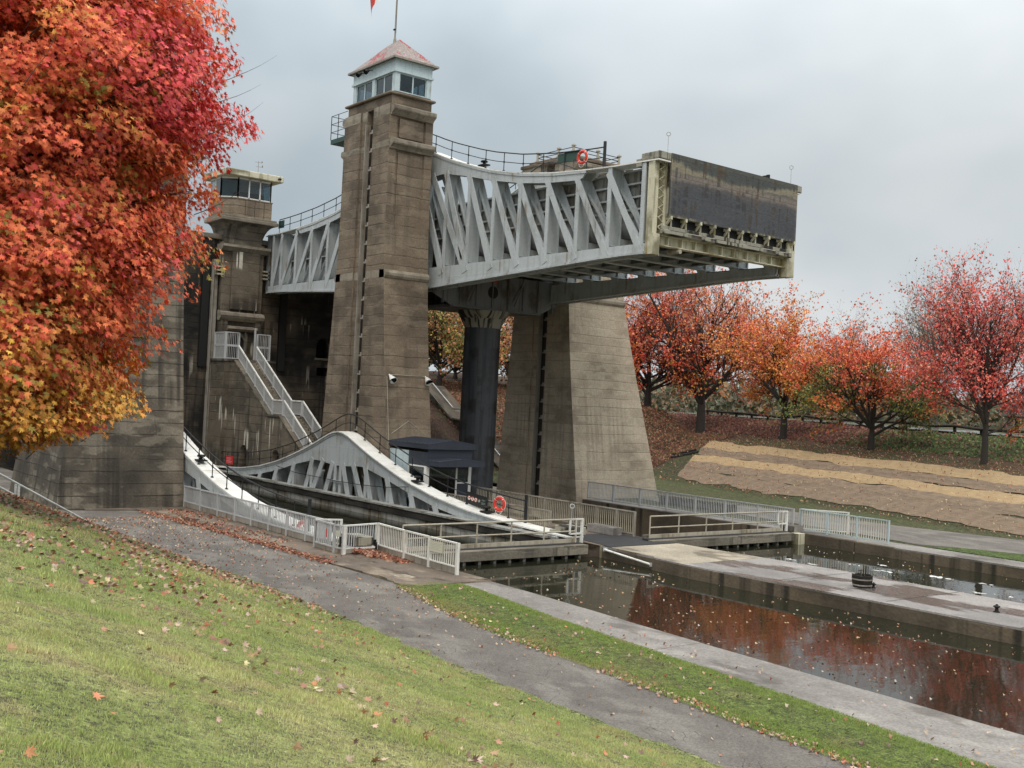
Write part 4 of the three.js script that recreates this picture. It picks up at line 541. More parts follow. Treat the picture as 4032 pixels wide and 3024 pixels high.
// ------------------------------------------------------------------ canals, piers, pits, banks
const lineAt = (t, x) => tab(t, x);
const NEAR_EDGE = [[22.3, 16.4], [28.9, 16.45], [32.4, 16.5], [38.3, 16.93], [42, 17.05], [45.7, 17.19], [49.3, 17.33], [95, 18.6]];
const COPE_OUT = [[29.4, 17.95], [30.64, 18.05], [35.7, 18.75], [41.7, 19.27], [46.1, 19.65], [49.9, 20.15], [95, 22.6]];
const PATH_R = [[28.95, 20.0], [33.2, 20.97], [37, 21.55], [40.8, 21.65], [45.6, 22.05], [48.8, 22.2], [95, 24.2]];
const PATH_L = [[12, 25.4], [14.5, 25.2], [21.3, 24.62], [25.75, 24.3], [31.7, 24.4], [36.7, 24.75], [40.7, 24.95], [43.7, 24.95], [47.4, 24.85], [95, 26.8]];
const strip = (A, B) => [...A, ...B.slice().reverse()];
setting('canal_water', box(23.0, 95, -0.7, -0.55, -9.9, 18.7), M.water);
setting('canal_bed', box(22.2, 95, -4.2, -4, -10.5, 19), M.wetWall);
setting('pit_floor', box(-23, 22.3, -8.2, -8, -20, 19), M.darkConcrete);
{
  const p = setting('canal_pier', [extrY([[23.35, 5.45], [26.9, 5.58], [26.9, 0.75], [23.35, 0.95]], -4, -0.012), extrY([[26.9, 5.62], [27.1, 5.8], [29, 5.95], [33, 5.85], [43, 5.35], [95, 4.4], [95, 0.9], [41, 0.35], [33, 0.25], [28.7, 0.6], [26.9, 0.75]], -4, 0)], M.pier);
  part(p, 'pier_face', [extrY([[23.35, 5.47], [26.9, 5.6], [26.9, 5.5], [23.35, 5.35]], -4, -0.1), extrY([[27.1, 5.83], [29, 5.98], [33, 5.88], [43, 5.38], [95, 4.43], [95, 4.3], [43, 5.2], [33, 5.7], [29, 5.8], [27.1, 5.7]], -4, -0.06), box(27.02, 27.14, -4, -0.05, 5.5, 5.84)], M.canalWall);
  const tan = part(p, 'new_slab', extrY([[24.0, 5.4], [26.86, 5.52], [26.86, 5.62], [28.95, 5.9], [28.95, 0.66], [24.0, 0.98]], -0.01, 0.006), M.tan);
  for (const x of [33.4, 38.2, 43.1, 48, 53]) part(p, 'joint', box(x - 0.02, x + 0.02, -0.01, 0.004, 0.4, 5.3), M.black);
  part(p, 'deck', [box(-21.5, 20.4, -8, 0, 1.78, 5.5), box(20.4, 23.35, -8, -0.004, 1.0, 5.46)], M.apron);
  part(p, 'asphalt_patch', extrY([[19.6, 4.9], [21.7, 5.0], [23.9, 5.38], [23.9, 1.05], [20.2, 1.2]], -0.004, 0.012), M.newAsphalt);
  part(p, 'pier_nose', [box(23.3, 23.45, -4, -0.02, 4.2, 5.5), box(23.32, 23.46, -4, -0.02, 1.0, 2.2)], M.cream);
}
{   // far bank: coping, wall and deck beside the right tower
  const p = setting('far_quay', [extrY([[22.3, -9.78], [29.0, -9.75], [95, -10.1], [95, -12.2], [29.1, -11.8], [22.3, -11.9]], -4, 0), extrY([[4.4, -10.3], [22.3, -10.3], [22.3, -11.9], [4.4, -12.6]], -8, -0.006)], M.coping);
  part(p, 'quay_face', [extrY([[22.3, -9.76], [29.0, -9.73], [95, -10.08], [95, -9.95], [29, -9.85], [22.3, -9.9]], -4, -0.07), box(4.5, 22.3, -8, -0.05, -10.32, -10.27)], M.canalWall);
  part(p, 'wall_block', [cbox(23.4, 26.6, -1.5, 0.03, -10.0, -9.66, 0.03), cbox(26.65, 28.95, -1.5, 0.01, -10.0, -9.68, 0.03)], M.canalWall);
  part(p, 'pier_nose', box(22.9, 23.5, -3, 0.03, -9.75, -9.1), M.cream);
}
{   // near quay: coping slabs and apron
  const q = setting('near_quay', [extrY(strip(NEAR_EDGE.slice(0, 2), [[22.3, 18.05], [29.4, 18.05]]).map(([x, z]) => [x, z]), -4, -0.008), extrY(strip(NEAR_EDGE.slice(1), [[28.9, 17.9], ...COPE_OUT]), -4, -0.03), box(-22, 22.3, -8, -0.012, 18.06, 20)], M.canalWall);
  const ins = (a) => a, xsj = [29.42, 34.6, 39.9, 45.3, 51, 57, 64, 72, 82, 95];
  for (let i = 0; i + 1 < xsj.length; i++) { const a = xsj[i] + 0.008, b = xsj[i + 1] - 0.008, m = (a + b) / 2; part(q, 'coping_slab', extrY([[a, lineAt(NEAR_EDGE, a)], [m, lineAt(NEAR_EDGE, m)], [b, lineAt(NEAR_EDGE, b)], [b, lineAt(COPE_OUT, b)], [m, lineAt(COPE_OUT, m)], [a, lineAt(COPE_OUT, a)]], -0.2, 0.004 + 0.006 * (i % 2)), M.coping); }
  // apron slabs between fence and path, with ragged outer edge
  const AP = [[5, 20.9], [8, 20.75], [12.7, 20.4], [16.7, 20.27], [19.1, 20.12], [22.1, 19.82], [24.4, 20.0], [27.3, 19.8], [28.9, 20.0]];
  for (const [a, b] of [[4.6, 10.9], [10.92, 17.2], [17.22, 22.28], [22.3, 26.0], [26.02, 29.4]]) { const top = []; for (let x = a; x <= b + 1e-6; x += (b - a) / 12) top.push([x, tab(AP, x) + (hash(Math.round(x * 9), 4, 2) - 0.5) * 0.12]); const zi = (x) => x < 22.29 ? 18.06 : lineAt(NEAR_EDGE, x); part(q, 'apron_slab', extrY([[a, zi(a)], [b, zi(b)], ...top.reverse()], -0.15, 0.06), M.apron); }
  part(q, 'apron_strip', extrY([[1, 24.6], [2.8, 24.4], [4.5, 24.6], [5.4, 20.8], [5.9, 18.06], [4.6, 18.06], [2.5, 21]], -0.2, 0.045), M.apron);
  part(q, 'repair_patch', extrY([[26.9, 19.2], [27.3, 18.75], [27.9, 18.7], [28.0, 18.95], [27.5, 19.3]], 0.05, 0.064), M.tan);
}
const PATHPTS = strip([[-22, 20.9], [8, 20.7], [12.7, 20.35], [19, 20.05], [24.4, 19.95], [28.6, 19.9], ...PATH_R.slice(1)], [[-22, 26], [12.8, 25.6], ...PATH_L.slice(1)].map(([x, z], i) => [x, z + 0.35]));
setting('footpath', extrY(PATHPTS, -0.25, 0), M.asphalt);
setting('near_ground', extrY([[-23, 18.2], [22, 18.2], [30, 18.3], [50, 20.2], [95, 22.7], [95, 70], [-23, 70]], -0.6, -0.27), M.asphalt);

M.beam = concrete(101, [0.54, 0.51, 0.455], [0.33, 0.315, 0.28], [0.66, 0.62, 0.55], { crackle: 0.2, streak: 1.0, course: 3 });
// gate beams (footbridges) closing the canals, with dentil posts and pipe railings
function gateBridge(z0, z1, label) {
  const t = thing('footbridge', [22.9, -0.5, (z0 + z1) / 2], label, 'footbridge');
  part(t, 'beam', [cbox(22.55, 23.3, -0.38, 0.06, z0, z1, 0.02), box(22.35, 22.5, -0.1, 0.24, z0 + 0.2, z1 - 0.1)], M.beam);
  part(t, 'walkway', box(22.5, 22.9, 0.0, 0.1, z0, z1), M.newAsphalt);
  part(t, 'gate_leaf', box(22.6, 22.7, -4, -0.38, z0, z1), M.black);
  const n = Math.round((z1 - z0) / 0.82); for (let k = 0; k < n; k++) { const z = z0 + 0.35 + k * 0.82; part(t, 'dentil_post', [box(22.85, 23.12, -1.5, -0.38, z - 0.07, z + 0.07)], M.oldGalv); }
  const rz0 = z0 + 0.25, rz1 = z1 - 0.35, np = 5;
  part(t, 'rail', [cyl([22.62, 1.17, rz0], [22.62, 1.17, rz1], 0.04, 0.04, 8), cyl([22.62, 0.62, rz0], [22.62, 0.62, rz1], 0.035, 0.035, 8)], M.gateRail);
  part(t, 'toe_board', box(22.58, 22.63, 0.1, 0.27, rz0, rz1), M.gateRail);
  for (let k = 0; k <= np; k++) { const z = lerp(rz0, rz1, k / np); part(t, 'rail_post', cyl([22.62, 0.05, z], [22.62, 1.17, z], 0.036, 0.036, 8), M.gateRail); }
  for (const [z, s] of [[rz0 - 0.2, 1]]) part(t, 'end_frame', [bar([22.62, 0, z - 0.2], [22.62, 1.2, z - 0.2], 0.11), bar([22.62, 0.5, z - 0.2], [22.62, 0.5, z + 0.55], 0.07), bar([22.62, 1.17, z - 0.2], [22.62, 1.17, z + 0.55], 0.07), bar([22.62, 0, z + 0.18], [22.62, 1.17, z + 0.18], 0.06), bar([22.62, 0.5, z + 0.55], [22.62, 1.17, z + 0.55], 0.07)], M.whiteTop);
  return t;
}
gateBridge(6.2, 16.3, 'concrete footbridge beam with pipe railing in front of the lowered chamber');
gateBridge(-9.0, 1.9, 'concrete footbridge beam with pipe railing under the raised chamber');

// ------------------------------------------------------------------ picket fences
const P0 = (xs_, z) => xs_.map((x) => [x, 0.05, typeof z === 'function' ? z(x) : z]);
fence('picket_fence', 'long galvanised picket fence along the lowered chamber, starting at the left tower', 'picket fences round the lift', P0([4.6, 6.75, 8.95, 11.0, 12.85, 14.7, 16.5, 18.3, 20.4], 18.1), { h: 1.1, mk: M.galv, gap: 0.155, bottom: 0.3, panel: 1 });
{
  const f = fence('picket_fence', 'short galvanised fence with gate leaf jutting out on the apron, red mark', 'picket fences round the lift', [[20.05, 0.06, 18.6], [21.75, 0.06, 18.62], [22.25, 0.06, 18.5]], { h: 1.12, bottom: 0.22, mk: M.galv, gap: 0.15, panel: 1 });
  part(f, 'red_mark', box(21.05, 21.11, 0.6, 0.95, 18.62, 18.64), M.red); part(f, 'latch', box(22.1, 22.16, 0.35, 0.75, 18.54, 18.6), M.black);
  plate('notice_plate', [21.98, 0.86, 18.6], 0.3, 0.22, 0.2, M.galv, notice, 'small grey notice plate wired to the narrow gate leaf', 'sign');
  fence('picket_fence', 'bright white return panel of fence with leaves heaped at its foot', 'picket fences round the lift', [[22.28, 0.06, 18.48], [21.95, 0.06, 16.75]], { h: 1.14, mp: M.whiteTop, mk: M.galv, bottom: 0.22, post: 0.12, panel: 1 });
  fence('picket_fence', 'white ended picket fence with a pale notice, ending at the canal edge', 'picket fences round the lift', [[21.97, 0.06, 16.72], [24.3, 0.06, 16.9], [26.15, 0.06, 16.98], [28.05, 0.06, 17.02]], { h: 1.14, mp: M.whiteTop, mk: M.whiteTop, bottom: 0.28, gap: 0.15, post: 0.11, panel: 1 });
  fence('picket_fence', 'short stub of picket fence behind the gate leaf', 'picket fences round the lift', [[20.05, 0.06, 18.55], [20.42, 0.06, 17.6]], { h: 1.14, mp: M.whiteTop });
  plate('notice_plate', [26.72, 0.9, 17.06], 0.85, 0.42, 0.05, M.cream, notice, 'pale notice panel wired to the white picket fence at the canal', 'sign');
}
fence('picket_fence', 'weathered picket fence along the far side of the centre pier, below the dark tower', 'picket fences round the lift', P0([8.3, 10.4, 12.5, 14.6, 16.7, 18.8, 20.3, 21.6], 1.6), { h: 1.22, mp: M.oldGalv, mk: M.gateRail, gap: 0.15, bottom: 0.12 });
fence('picket_fence', 'lower picket fence on the centre pier right behind the black chamber rail', 'picket fences round the lift', P0([8.6, 10.8, 13.0, 15.2, 17.4, 19.4], 5.25), { h: 1.1, mp: M.oldGalv, mk: M.gateRail, gap: 0.15, bottom: 0.12 });
fence('picket_fence', 'long grey picket fence on the far quay in front of the right tower', 'picket fences round the lift', P0([4.9, 7.4, 9.9, 12.3, 14.7, 17.1, 19.6, 22.1], -10.42), { h: 1.16, mk: M.galv, gap: 0.13, bottom: 0.1 });
fence('picket_fence', 'bright picket fence panels at the end of the far quay by the canal water', 'picket fences round the lift', P0([22.5, 24.35, 26.2, 28.1], -10.5), { h: 1.2, mp: M.bluish, mk: M.whiteTop, gap: 0.15, bottom: 0.1 });
fence('picket_fence', 'short white return fence behind the far quay end panels', 'picket fences round the lift', [[22.5, 0.05, -10.55], [24.6, 0.05, -12.0]], { h: 1.2, mp: M.whiteTop });
// concrete blocks, barrel, bollards, boom
const block = (x0, x1, z0, z1, h, label, rot = 0) => { const t = solo('concrete_block', cbox(x0, x1, 0.0, h, z0, z1, 0.03), M.coping, label, 'concrete block'); return t; };
block(18.9, 20.9, 1.75, 2.35, 0.42, 'long pale concrete block on the centre pier beside the asphalt patch');
block(19.7, 20.7, 4.2, 4.8, 0.4, 'short concrete block on the centre pier behind the railing end');
block(22.0, 23.0, -10.2, -9.4, 0.38, 'small concrete block beside the end of the far footbridge railing');
{
  const x = 35.85, z = 3.3, t = thing('barrel_planter', [x, 0, z], 'dark half barrel with grey hoops standing on the canal pier', 'barrel');
  const n = 18; for (let k = 0; k < n; k++) { const a = k / n * 2 * Math.PI, r = (y) => 0.31 + 0.06 * y / 0.46 + 0.02 * Math.sin(y / 0.46 * 3.1); const c = Math.cos(a), s = Math.sin(a); const w = 0.12; part(t, 'stave', [bar([x + r(0) * c, 0.0, z + r(0) * s], [x + r(0.24) * c, 0.24, z + r(0.24) * s], w, 0.035, V(c, 0, s)), bar([x + r(0.24) * c, 0.23, z + r(0.24) * s], [x + r(0.46) * c, 0.46 + 0.012 * (k % 3), z + r(0.46) * s], w, 0.035, V(c, 0, s))], M.timber); }
  for (const y of [0.07, 0.29]) part(t, 'hoop', lathe([[0.31 + 0.06 * y / 0.46 + 0.042, y], [0.315 + 0.06 * y / 0.46 + 0.046, y + 0.055]], [x, 0, z], 28), M.oldGalv);
  part(t, 'soil', cyl([x, 0.34, z], [x, 0.38, z], 0.33, 0.33, 20), M.black);
}
function bollard(x, z, s, label) { const t = thing('bollard', [x, 0, z], label, 'bollard'); part(t, 'base', lathe([[0, 0.05], [0.2, 0.05], [0.21, 0], [0, 0]].map((p) => [p[0] * s, p[1] * s]), [x, 0, z], 18), M.black); part(t, 'stem', lathe([[0.14, 0.05], [0.1, 0.16], [0.1, 0.26], [0.2, 0.32]].map((p) => [p[0] * s, p[1] * s]), [x, 0, z], 18), M.black); part(t, 'cap', lathe([[0.2, 0.32], [0.22, 0.36], [0.2, 0.4], [0.08, 0.44], [0.07, 0.5], [0, 0.52]].map((p) => [p[0] * s, p[1] * s]), [x, 0, z], 18), M.black); }
bollard(41.2, 3.2, 0.55, 'black mushroom bollard standing alone on the canal pier at right'); bollard(36.2, 3.05, 0.44, 'low black bollard touching the half barrel on the pier');
{ const t = thing('boom_pole', [25.3, -0.25, 5.75], 'white pole hung along the canal pier wall below the pale slab', 'pole'); part(t, 'pole', cyl([23.75, -0.12, 5.62], [27.0, -0.32, 5.86], 0.05, 0.05, 10), M.whiteTop); part(t, 'bracket', [box(23.7, 23.8, -0.2, -0.05, 5.4, 5.66), box(26.95, 27.05, -0.4, -0.25, 5.6, 5.9)], M.galv); }
// handrails and steps up the near slope
{
  const t = thing('stepped_path', [12.8, 0, 27], 'concrete steps with twin galvanised handrails climbing beside the near slope', 'steps');
  for (let k = 0; k < 26; k++) part(t, 'step', cbox(11.4, 13.1, -0.3, 0.02 + k * 0.17, 25.2 + k * 0.38, 25.2 + (k + 1) * 0.38 + 0.02, 0.012), M.apron);
  for (const [dx, dz] of [[13.45, 0], [12.95, 0.0]]) { const y = (z) => (z - 24.95) * 0.575; const r = part(t, 'handrail', [cyl([dx, 0.0, 24.85], [dx, y(36), 36], 0.035, 0.035, 8), cyl([dx, y(25.1) - 0.33 + 0.1, 25.6], [dx, y(36) - 0.42, 36], 0.03, 0.03, 8), cyl([dx, y(25.6) - 0.4, 25.7], [dx, y(36) - 0.5, 36], 0.03, 0.03, 8)], M.galv); for (const z of [26.5, 28.6, 30.7, 32.8]) part(r, 'rail_post', box(dx - 0.04, dx + 0.04, y(z) - 0.95, y(z), z - 0.04, z + 0.04), M.galv); }
}
// far stair beside the right tower
{
  const t = thing('staircase', [-20, 0, -18.6], 'rough stone stair with grey picket rail half hidden behind the dark ram', 'staircase');
  const P = [[-26.5, 7.6], [-21.6, 4.55], [-20.2, 4.5], [-13.4, 0.2]];
  part(t, 'side_wall', extr([[-27, -1], [-27, 7.5], ...P, [-13.4, -1]], -19.6, -17.2), M.wetWall);
  part(t, 'coping', P.slice(1).map((q, i) => bar([P[i][0], P[i][1] + 0.05, -17.35], [q[0], q[1] + 0.05, -17.35], 0.5, 0.16)), M.darkConcrete);
  const g = geo(box(-0.018, 0.018, 0.1, 1.0, -0.018, 0.018)); part(t, 'stair_rail', P.slice(1).map((q, i) => bar([P[i][0], P[i][1] + 1.05, -17.3], [q[0], q[1] + 1.05, -17.3], 0.09, 0.08)), M.galv);
  P.slice(1).forEach((q, i) => { const p = P[i], n = Math.round((q[0] - p[0]) / 0.17); for (let k = 0; k < n; k++) { const u = k / n; copyAt(t, 'picket', g, M.oldGalv, lerp(p[0], q[0], u), lerp(p[1], q[1], u), -17.3); } });
}

// ------------------------------------------------------------------ terrain
const N2 = (x, z, s, seed) => fbm(mod(x / s, 64) / 64, mod(z / s, 64) / 64, 64, 64, 3, seed);
function slopeY(x, z) { const zp = tab(PATH_L, x), d = z - zp - 0.05; if (d <= 0) return 0.02; const k = lerp(0.43, 0.31, clamp((x - 13.5) / 30)); return 0.03 + d * k * (0.75 + 0.25 * smooth(0, 3, d)) - 0.25 * k * 1.2 * 0 + (N2(x, z, 2.2, 801) - 0.5) * 0.12 * smooth(0, 1.5, d); }
const PROF = [[-80, 0], [-0.5, 0], [0, 0.25], [4.9, 1.85], [9.8, 3.35], [13.5, 3.9], [16, 4.15], [19, 4.9], [23, 5.5], [27, 5.6], [400, 5.6]];
const EQ = (x, z) => [(x + 8.5) * 0.966 + (z + 33) * 0.258, (x + 8.5) * 0.258 - (z + 33) * 0.966], XZ = (e, q) => [-8.5 + 0.966 * e + 0.258 * q, -33 + 0.258 * e - 0.966 * q];
function bankY(x, z) { const [e, q] = EQ(x, z); let b = tab(PROF, q); if (q > 3) b -= 0.009 * clamp(e, -30, 60) * Math.min(1, (q - 3) / 7); const r = z < -12 ? (clamp((-13 - x) * 0.5, 0, 6.2) + 0.12 * clamp(-26 - x, 0, 30)) * smooth(-12, -15, z) * smooth(19, 11, q) : 0; return Math.max(b, r) + (q > 0 || r > 0 ? (N2(x, z, 1.6, 811) - 0.5) * 0.22 * clamp(Math.max(q, r * 2) / 3) * (q > 15 && q < 24 ? 3 : 1) : 0); }
function sheet(name, nu, nv, at, colour, mat) {
  const pos = new Float32Array(nu * nv * 3), col = new Float32Array(nu * nv * 3), uv = new Float32Array(nu * nv * 2), idx = [];
  for (let j = 0; j < nv; j++) for (let i = 0; i < nu; i++) { const k = j * nu + i, p = at(i / (nu - 1), j / (nv - 1)), c = colour(p[0], p[1], p[2]); pos.set(p, k * 3); col.set(c, k * 3); uv.set([p[0], p[2]], k * 2); if (i + 1 < nu && j + 1 < nv) idx.push(k, k + 1, k + nu, k + 1, k + nu + 1, k + nu); }
  const g = new THREE.BufferGeometry(); g.setAttribute('position', new THREE.BufferAttribute(pos, 3)); g.setAttribute('color', new THREE.BufferAttribute(col, 3)); g.setAttribute('uv', new THREE.BufferAttribute(uv, 2)); g.setIndex(idx); g.computeVertexNormals();
  const m = new THREE.Mesh(g, mat); m.name = root(name); m.userData.kind = 'structure'; scene.add(m); return m;
}
const grain = tex(1024, 1024, (u, v) => { const a = fbm(u, v, 150, 150, 3, 821), b = fbm(u, v, 30, 30, 4, 823), c = 0.62 + 0.9 * (a - 0.5) + 0.6 * (b - 0.5); return [c, c, c * 0.98]; }, true, 5);
const groundMat = std({ vertexColors: true, map: grain, roughness: 0.95, bumpMap: grain, bumpScale: 0.05 });
const mix3 = (a, b, t) => [lerp(a[0], b[0], t), lerp(a[1], b[1], t), lerp(a[2], b[2], t)];
const lawnTone = (x, z) => { const n = N2(x, z, 1.1, 831), m = N2(x, z, 3.7, 833); let c = mix3([0.395, 0.44, 0.16], [0.57, 0.555, 0.28], clamp(0.45 + 2.0 * (n - 0.5))); c = mix3(c, [0.34, 0.42, 0.145], clamp(0.3 + 2 * (m - 0.5))); return mix3(c, [0.54, 0.45, 0.27], smooth(0.62, 0.75, N2(x, z, 0.6, 836)) * 0.55); };
sheet('grass_slope', 280, 150, (u, v) => { const x = lerp(13.5, 80, u), z = lerp(tab(PATH_L, x) - 0.12 + (N2(x, 0, 0.5, 838) - 0.5) * 0.35, 62, v * v * 0.6 + v * 0.4); return [x, slopeY(x, z) + 0.012, z]; }, (x, y, z) => lawnTone(x, z), groundMat);
sheet('grass_strip', 200, 12, (u, v) => { const x = lerp(28.95, 95, u), a = tab(COPE_OUT, Math.max(29.4, x)) + (x < 29.5 ? 0.6 : 0) + (N2(x, 1, 0.4, 841) - 0.5) * 0.1, b = Math.max(a + 0.05, tab(PATH_R, x) + (N2(x, 5, 0.5, 843) - 0.5) * 0.6); return [x, 0.03 + 0.03 * Math.sin(v * Math.PI), lerp(a, b, v)]; }, (x, y, z) => { const n = N2(x, z, 0.8, 845), d = clamp((z - tab(PATH_R, x) + 0.35) / 0.3); return mix3(mix3(mix3([0.22, 0.315, 0.07], [0.30, 0.36, 0.105], n), [0.33, 0.30, 0.14], smooth(0.6, 0.72, N2(x, z, 1.7, 847)) * 0.6), [0.22, 0.17, 0.10], d); }, groundMat);
const litter = (x, z, k) => { const n = N2(x, z, 0.45, 851), m = N2(x, z, 2.4, 853); let c = mix3([0.135, 0.165, 0.05], [0.20, 0.19, 0.075], m); c = mix3(c, [0.27, 0.135, 0.075], clamp(k * 1.5 * smooth(0.42, 0.62, n))); return c; };
sheet('embankment', 420, 220, (u, v) => { const e = lerp(-190, 130, Math.pow(u, 0.7)), q = -34 + 240 * Math.pow(v, 1.9); let [x, z] = XZ(e, q); z = Math.min(z, -11.95); return [x, bankY(x, z) - 0.03, z]; }, (x, y, z) => {
  const [e, q] = EQ(x, z), n = N2(x, z, 0.9, 861);
  if (x < -10 && z > -60 && (-13 - x) * 0.5 > 0.3) { const c = litter(x, z, 1); return mix3(c, [0.145, 0.075, 0.045], smooth(0.35, 0.55, n)); }
  if (q < -0.4) return mix3(mix3([0.15, 0.195, 0.06], [0.21, 0.23, 0.085], n), [0.24, 0.18, 0.10], smooth(0.55, 0.7, N2(x, z, 1.5, 863)) * 0.5);
  if (q < 9.8) return mix3([0.12, 0.16, 0.05], [0.16, 0.13, 0.07], n);
  if (q < 15.5) return mix3(litter(x, z, 0.55), [0.25, 0.13, 0.075], smooth(14, 15.8, q + (n - 0.5) * 3) * 0.8);
  if (q < 26) { const g = smooth(0, 14, e + (n - 0.5) * 10); return mix3(mix3([0.16, 0.075, 0.055], [0.24, 0.125, 0.085], n), mix3([0.10, 0.15, 0.05], [0.15, 0.19, 0.075], n), g * 0.8); }
  return mix3([0.17, 0.19, 0.08], [0.25, 0.23, 0.12], n);
}, groundMat);
// far path beyond the quay, grass strip
setting('far_footpath', extrY([[5, -15], [22.3, -13.6], [28.6, -12.45], [30.2, -13.6], [33.1, -14.9], [45, -16.6], [95, -19], [95, -24], [45, -23.2], [29.8, -21.5], [22, -20.1], [10, -20], [5, -18]], -0.2, 0.012), M.coping === M.asphalt ? M.asphalt : M.asphalt);
setting('far_grass', extrY([[29.3, -11.9], [95, -12.3], [95, -18.6], [45, -16.3], [33.1, -14.75], [30.3, -13.45]], -0.2, 0.03), std({ color: new THREE.Color().setRGB(0.18, 0.28, 0.06), map: grain, roughness: 0.95, bumpMap: grain, bumpScale: 0.05 }));
{ const t = thing('kerb_wall', [10, 0, -14], 'dark low concrete wall end beside the right tower behind the far fence', 'low wall'); part(t, 'wall', cbox(8.2, 14.6, -0.2, 0.55, -14.6, -13.9, 0.1), M.darkConcrete); part(t, 'cap', cbox(8.1, 14.7, 0.55, 0.62, -14.7, -13.8, 0.02), M.canalWall); }
// erosion blankets: rolled strips lying side by side on the bank
const matTex = (seed, a, b) => { const m = tex(512, 512, (u, v) => { const s = fbm(u, v, 6, 110, 3, seed), n = fbm(u, v, 9, 9, 4, seed + 3), f = fbm(u, v, 150, 190, 2, seed + 7); const c = mixc(a, b, clamp(0.5 + 1.3 * (s - 0.5) + 0.9 * (n - 0.5))); const k = 1 + 0.3 * (f - 0.5); return [c[0] * k, c[1] * k, c[2] * k]; }, true, 4); return m; };
const matTan = matTex(871, [0.70, 0.61, 0.465], [0.585, 0.50, 0.375]), matGrey = matTex(881, [0.545, 0.475, 0.395], [0.42, 0.365, 0.305]);
[[0.1, 2.3, 'g', 'weathered grey brown erosion blanket, lowest strip on the far bank'], [2.15, 4.3, 'g', 'grey brown erosion blanket just below the lower tan strip'], [4.2, 6.0, 't', 'tan erosion blanket strip lying across the middle of the bank'], [5.9, 7.8, 'g', 'grey brown erosion blanket between the two tan strips'], [7.7, 9.8, 't', 'tan erosion blanket, topmost strip on the far bank']].forEach(([q0, q1, k, label], n) => {
  const nu = 160, nv = 7, pos = [], uv = [], idx = []; const e0 = -0.95 * q0 + 0.2, L = 110;
  for (let j = 0; j < nv; j++) for (let i = 0; i < nu; i++) { const u = i / (nu - 1), v = j / (nv - 1), ee = e0 - 0.95 * (q1 - q0) * v + L * u; const w = (N2(ee, n * 7, 2.8, 891) - 0.5) * 0.9; const q = lerp(q0, q1, v) + w * (v === 0 || v === 1 ? 1 : 0.6) + (v === 0 ? (N2(ee, n * 3, 0.7, 893) - 0.5) * 0.18 : 0); const [x, z] = XZ(ee, q); pos.push(x, bankY(x, z) - 0.005 + 0.012 * n + 0.11 * N2(ee, q, 1.3, 895) * Math.sin(v * Math.PI) , z); uv.push(ee, q); if (i + 1 < nu && j + 1 < nv) { const a = j * nu + i; idx.push(a, a + 1, a + nu, a + 1, a + nu + 1, a + nu); } }
  const g = new THREE.BufferGeometry(); g.setAttribute('position', new THREE.Float32BufferAttribute(pos, 3)); g.setAttribute('uv', new THREE.Float32BufferAttribute(uv, 2)); g.setIndex(idx); g.computeVertexNormals();
  const m = new THREE.Mesh(g, std({ map: k === 't' ? matTan : matGrey, roughness: 0.97, bumpMap: k === 't' ? matTan : matGrey, bumpScale: 0.03 })); m.name = root('erosion_blanket'); scene.add(m); tag(m, label, 'erosion blanket');
});
{ const t = thing('drain_grate', [-14.0, 1.9, -39.6], 'dark open drain box on the leafy bank left of the blankets', 'drain'); part(t, 'frame', [bar([-15, 1.8, -39.2], [-13.2, 2.5, -41.2], 0.12, 0.3), bar([-14.2, 1.6, -38.8], [-12.4, 2.3, -40.8], 0.12, 0.3)], M.black); part(t, 'lid', [bar([-14.6, 1.75, -39.0], [-12.8, 2.45, -41.0], 0.7, 0.06)], M.timber); }
// road with guard rail along the top of the bank
{ const P = [], idx = []; const n = 90; for (let i = 0; i < n; i++) { const e = lerp(-75, 130, i / (n - 1)); for (const q of [26.5, 33]) { const [x, z] = XZ(e, q); P.push(x, bankY(x, z) + 0.16, z); } if (i + 1 < n) idx.push(i * 2, i * 2 + 1, i * 2 + 2, i * 2 + 1, i * 2 + 3, i * 2 + 2); }
  const g = new THREE.BufferGeometry(); g.setAttribute('position', new THREE.Float32BufferAttribute(P, 3)); g.setIndex(idx); g.setAttribute('uv', new THREE.Float32BufferAttribute(P.filter((_, i) => i % 3 !== 1), 2)); g.computeVertexNormals(); const m = new THREE.Mesh(g, std({ color: 0x6d7074, roughness: 0.13 })); m.name = 'road'; m.userData.kind = 'structure'; scene.add(m); }
{ const pts = []; for (let e = -30; e <= 75; e += 3.1) pts.push(XZ(e, 23.2)); const y = (p) => bankY(p[0], p[1]); const t = thing('guard_rail', [pts[0][0], y(pts[0]), pts[0][1]], 'dark timber guard rail along the road on top of the bank', 'guard rail'); for (const p of pts) part(t, 'post', box(p[0] - 0.11, p[0] + 0.11, y(p) - 0.3, y(p) + 0.85, p[1] - 0.11, p[1] + 0.11), M.timber); for (let i = 0; i + 1 < pts.length; i++) part(t, 'rail', cyl([pts[i][0], y(pts[i]) + 0.72, pts[i][1] + 0.12], [pts[i + 1][0], y(pts[i + 1]) + 0.72, pts[i + 1][1] + 0.12], 0.14, 0.14, 8), M.timber); }
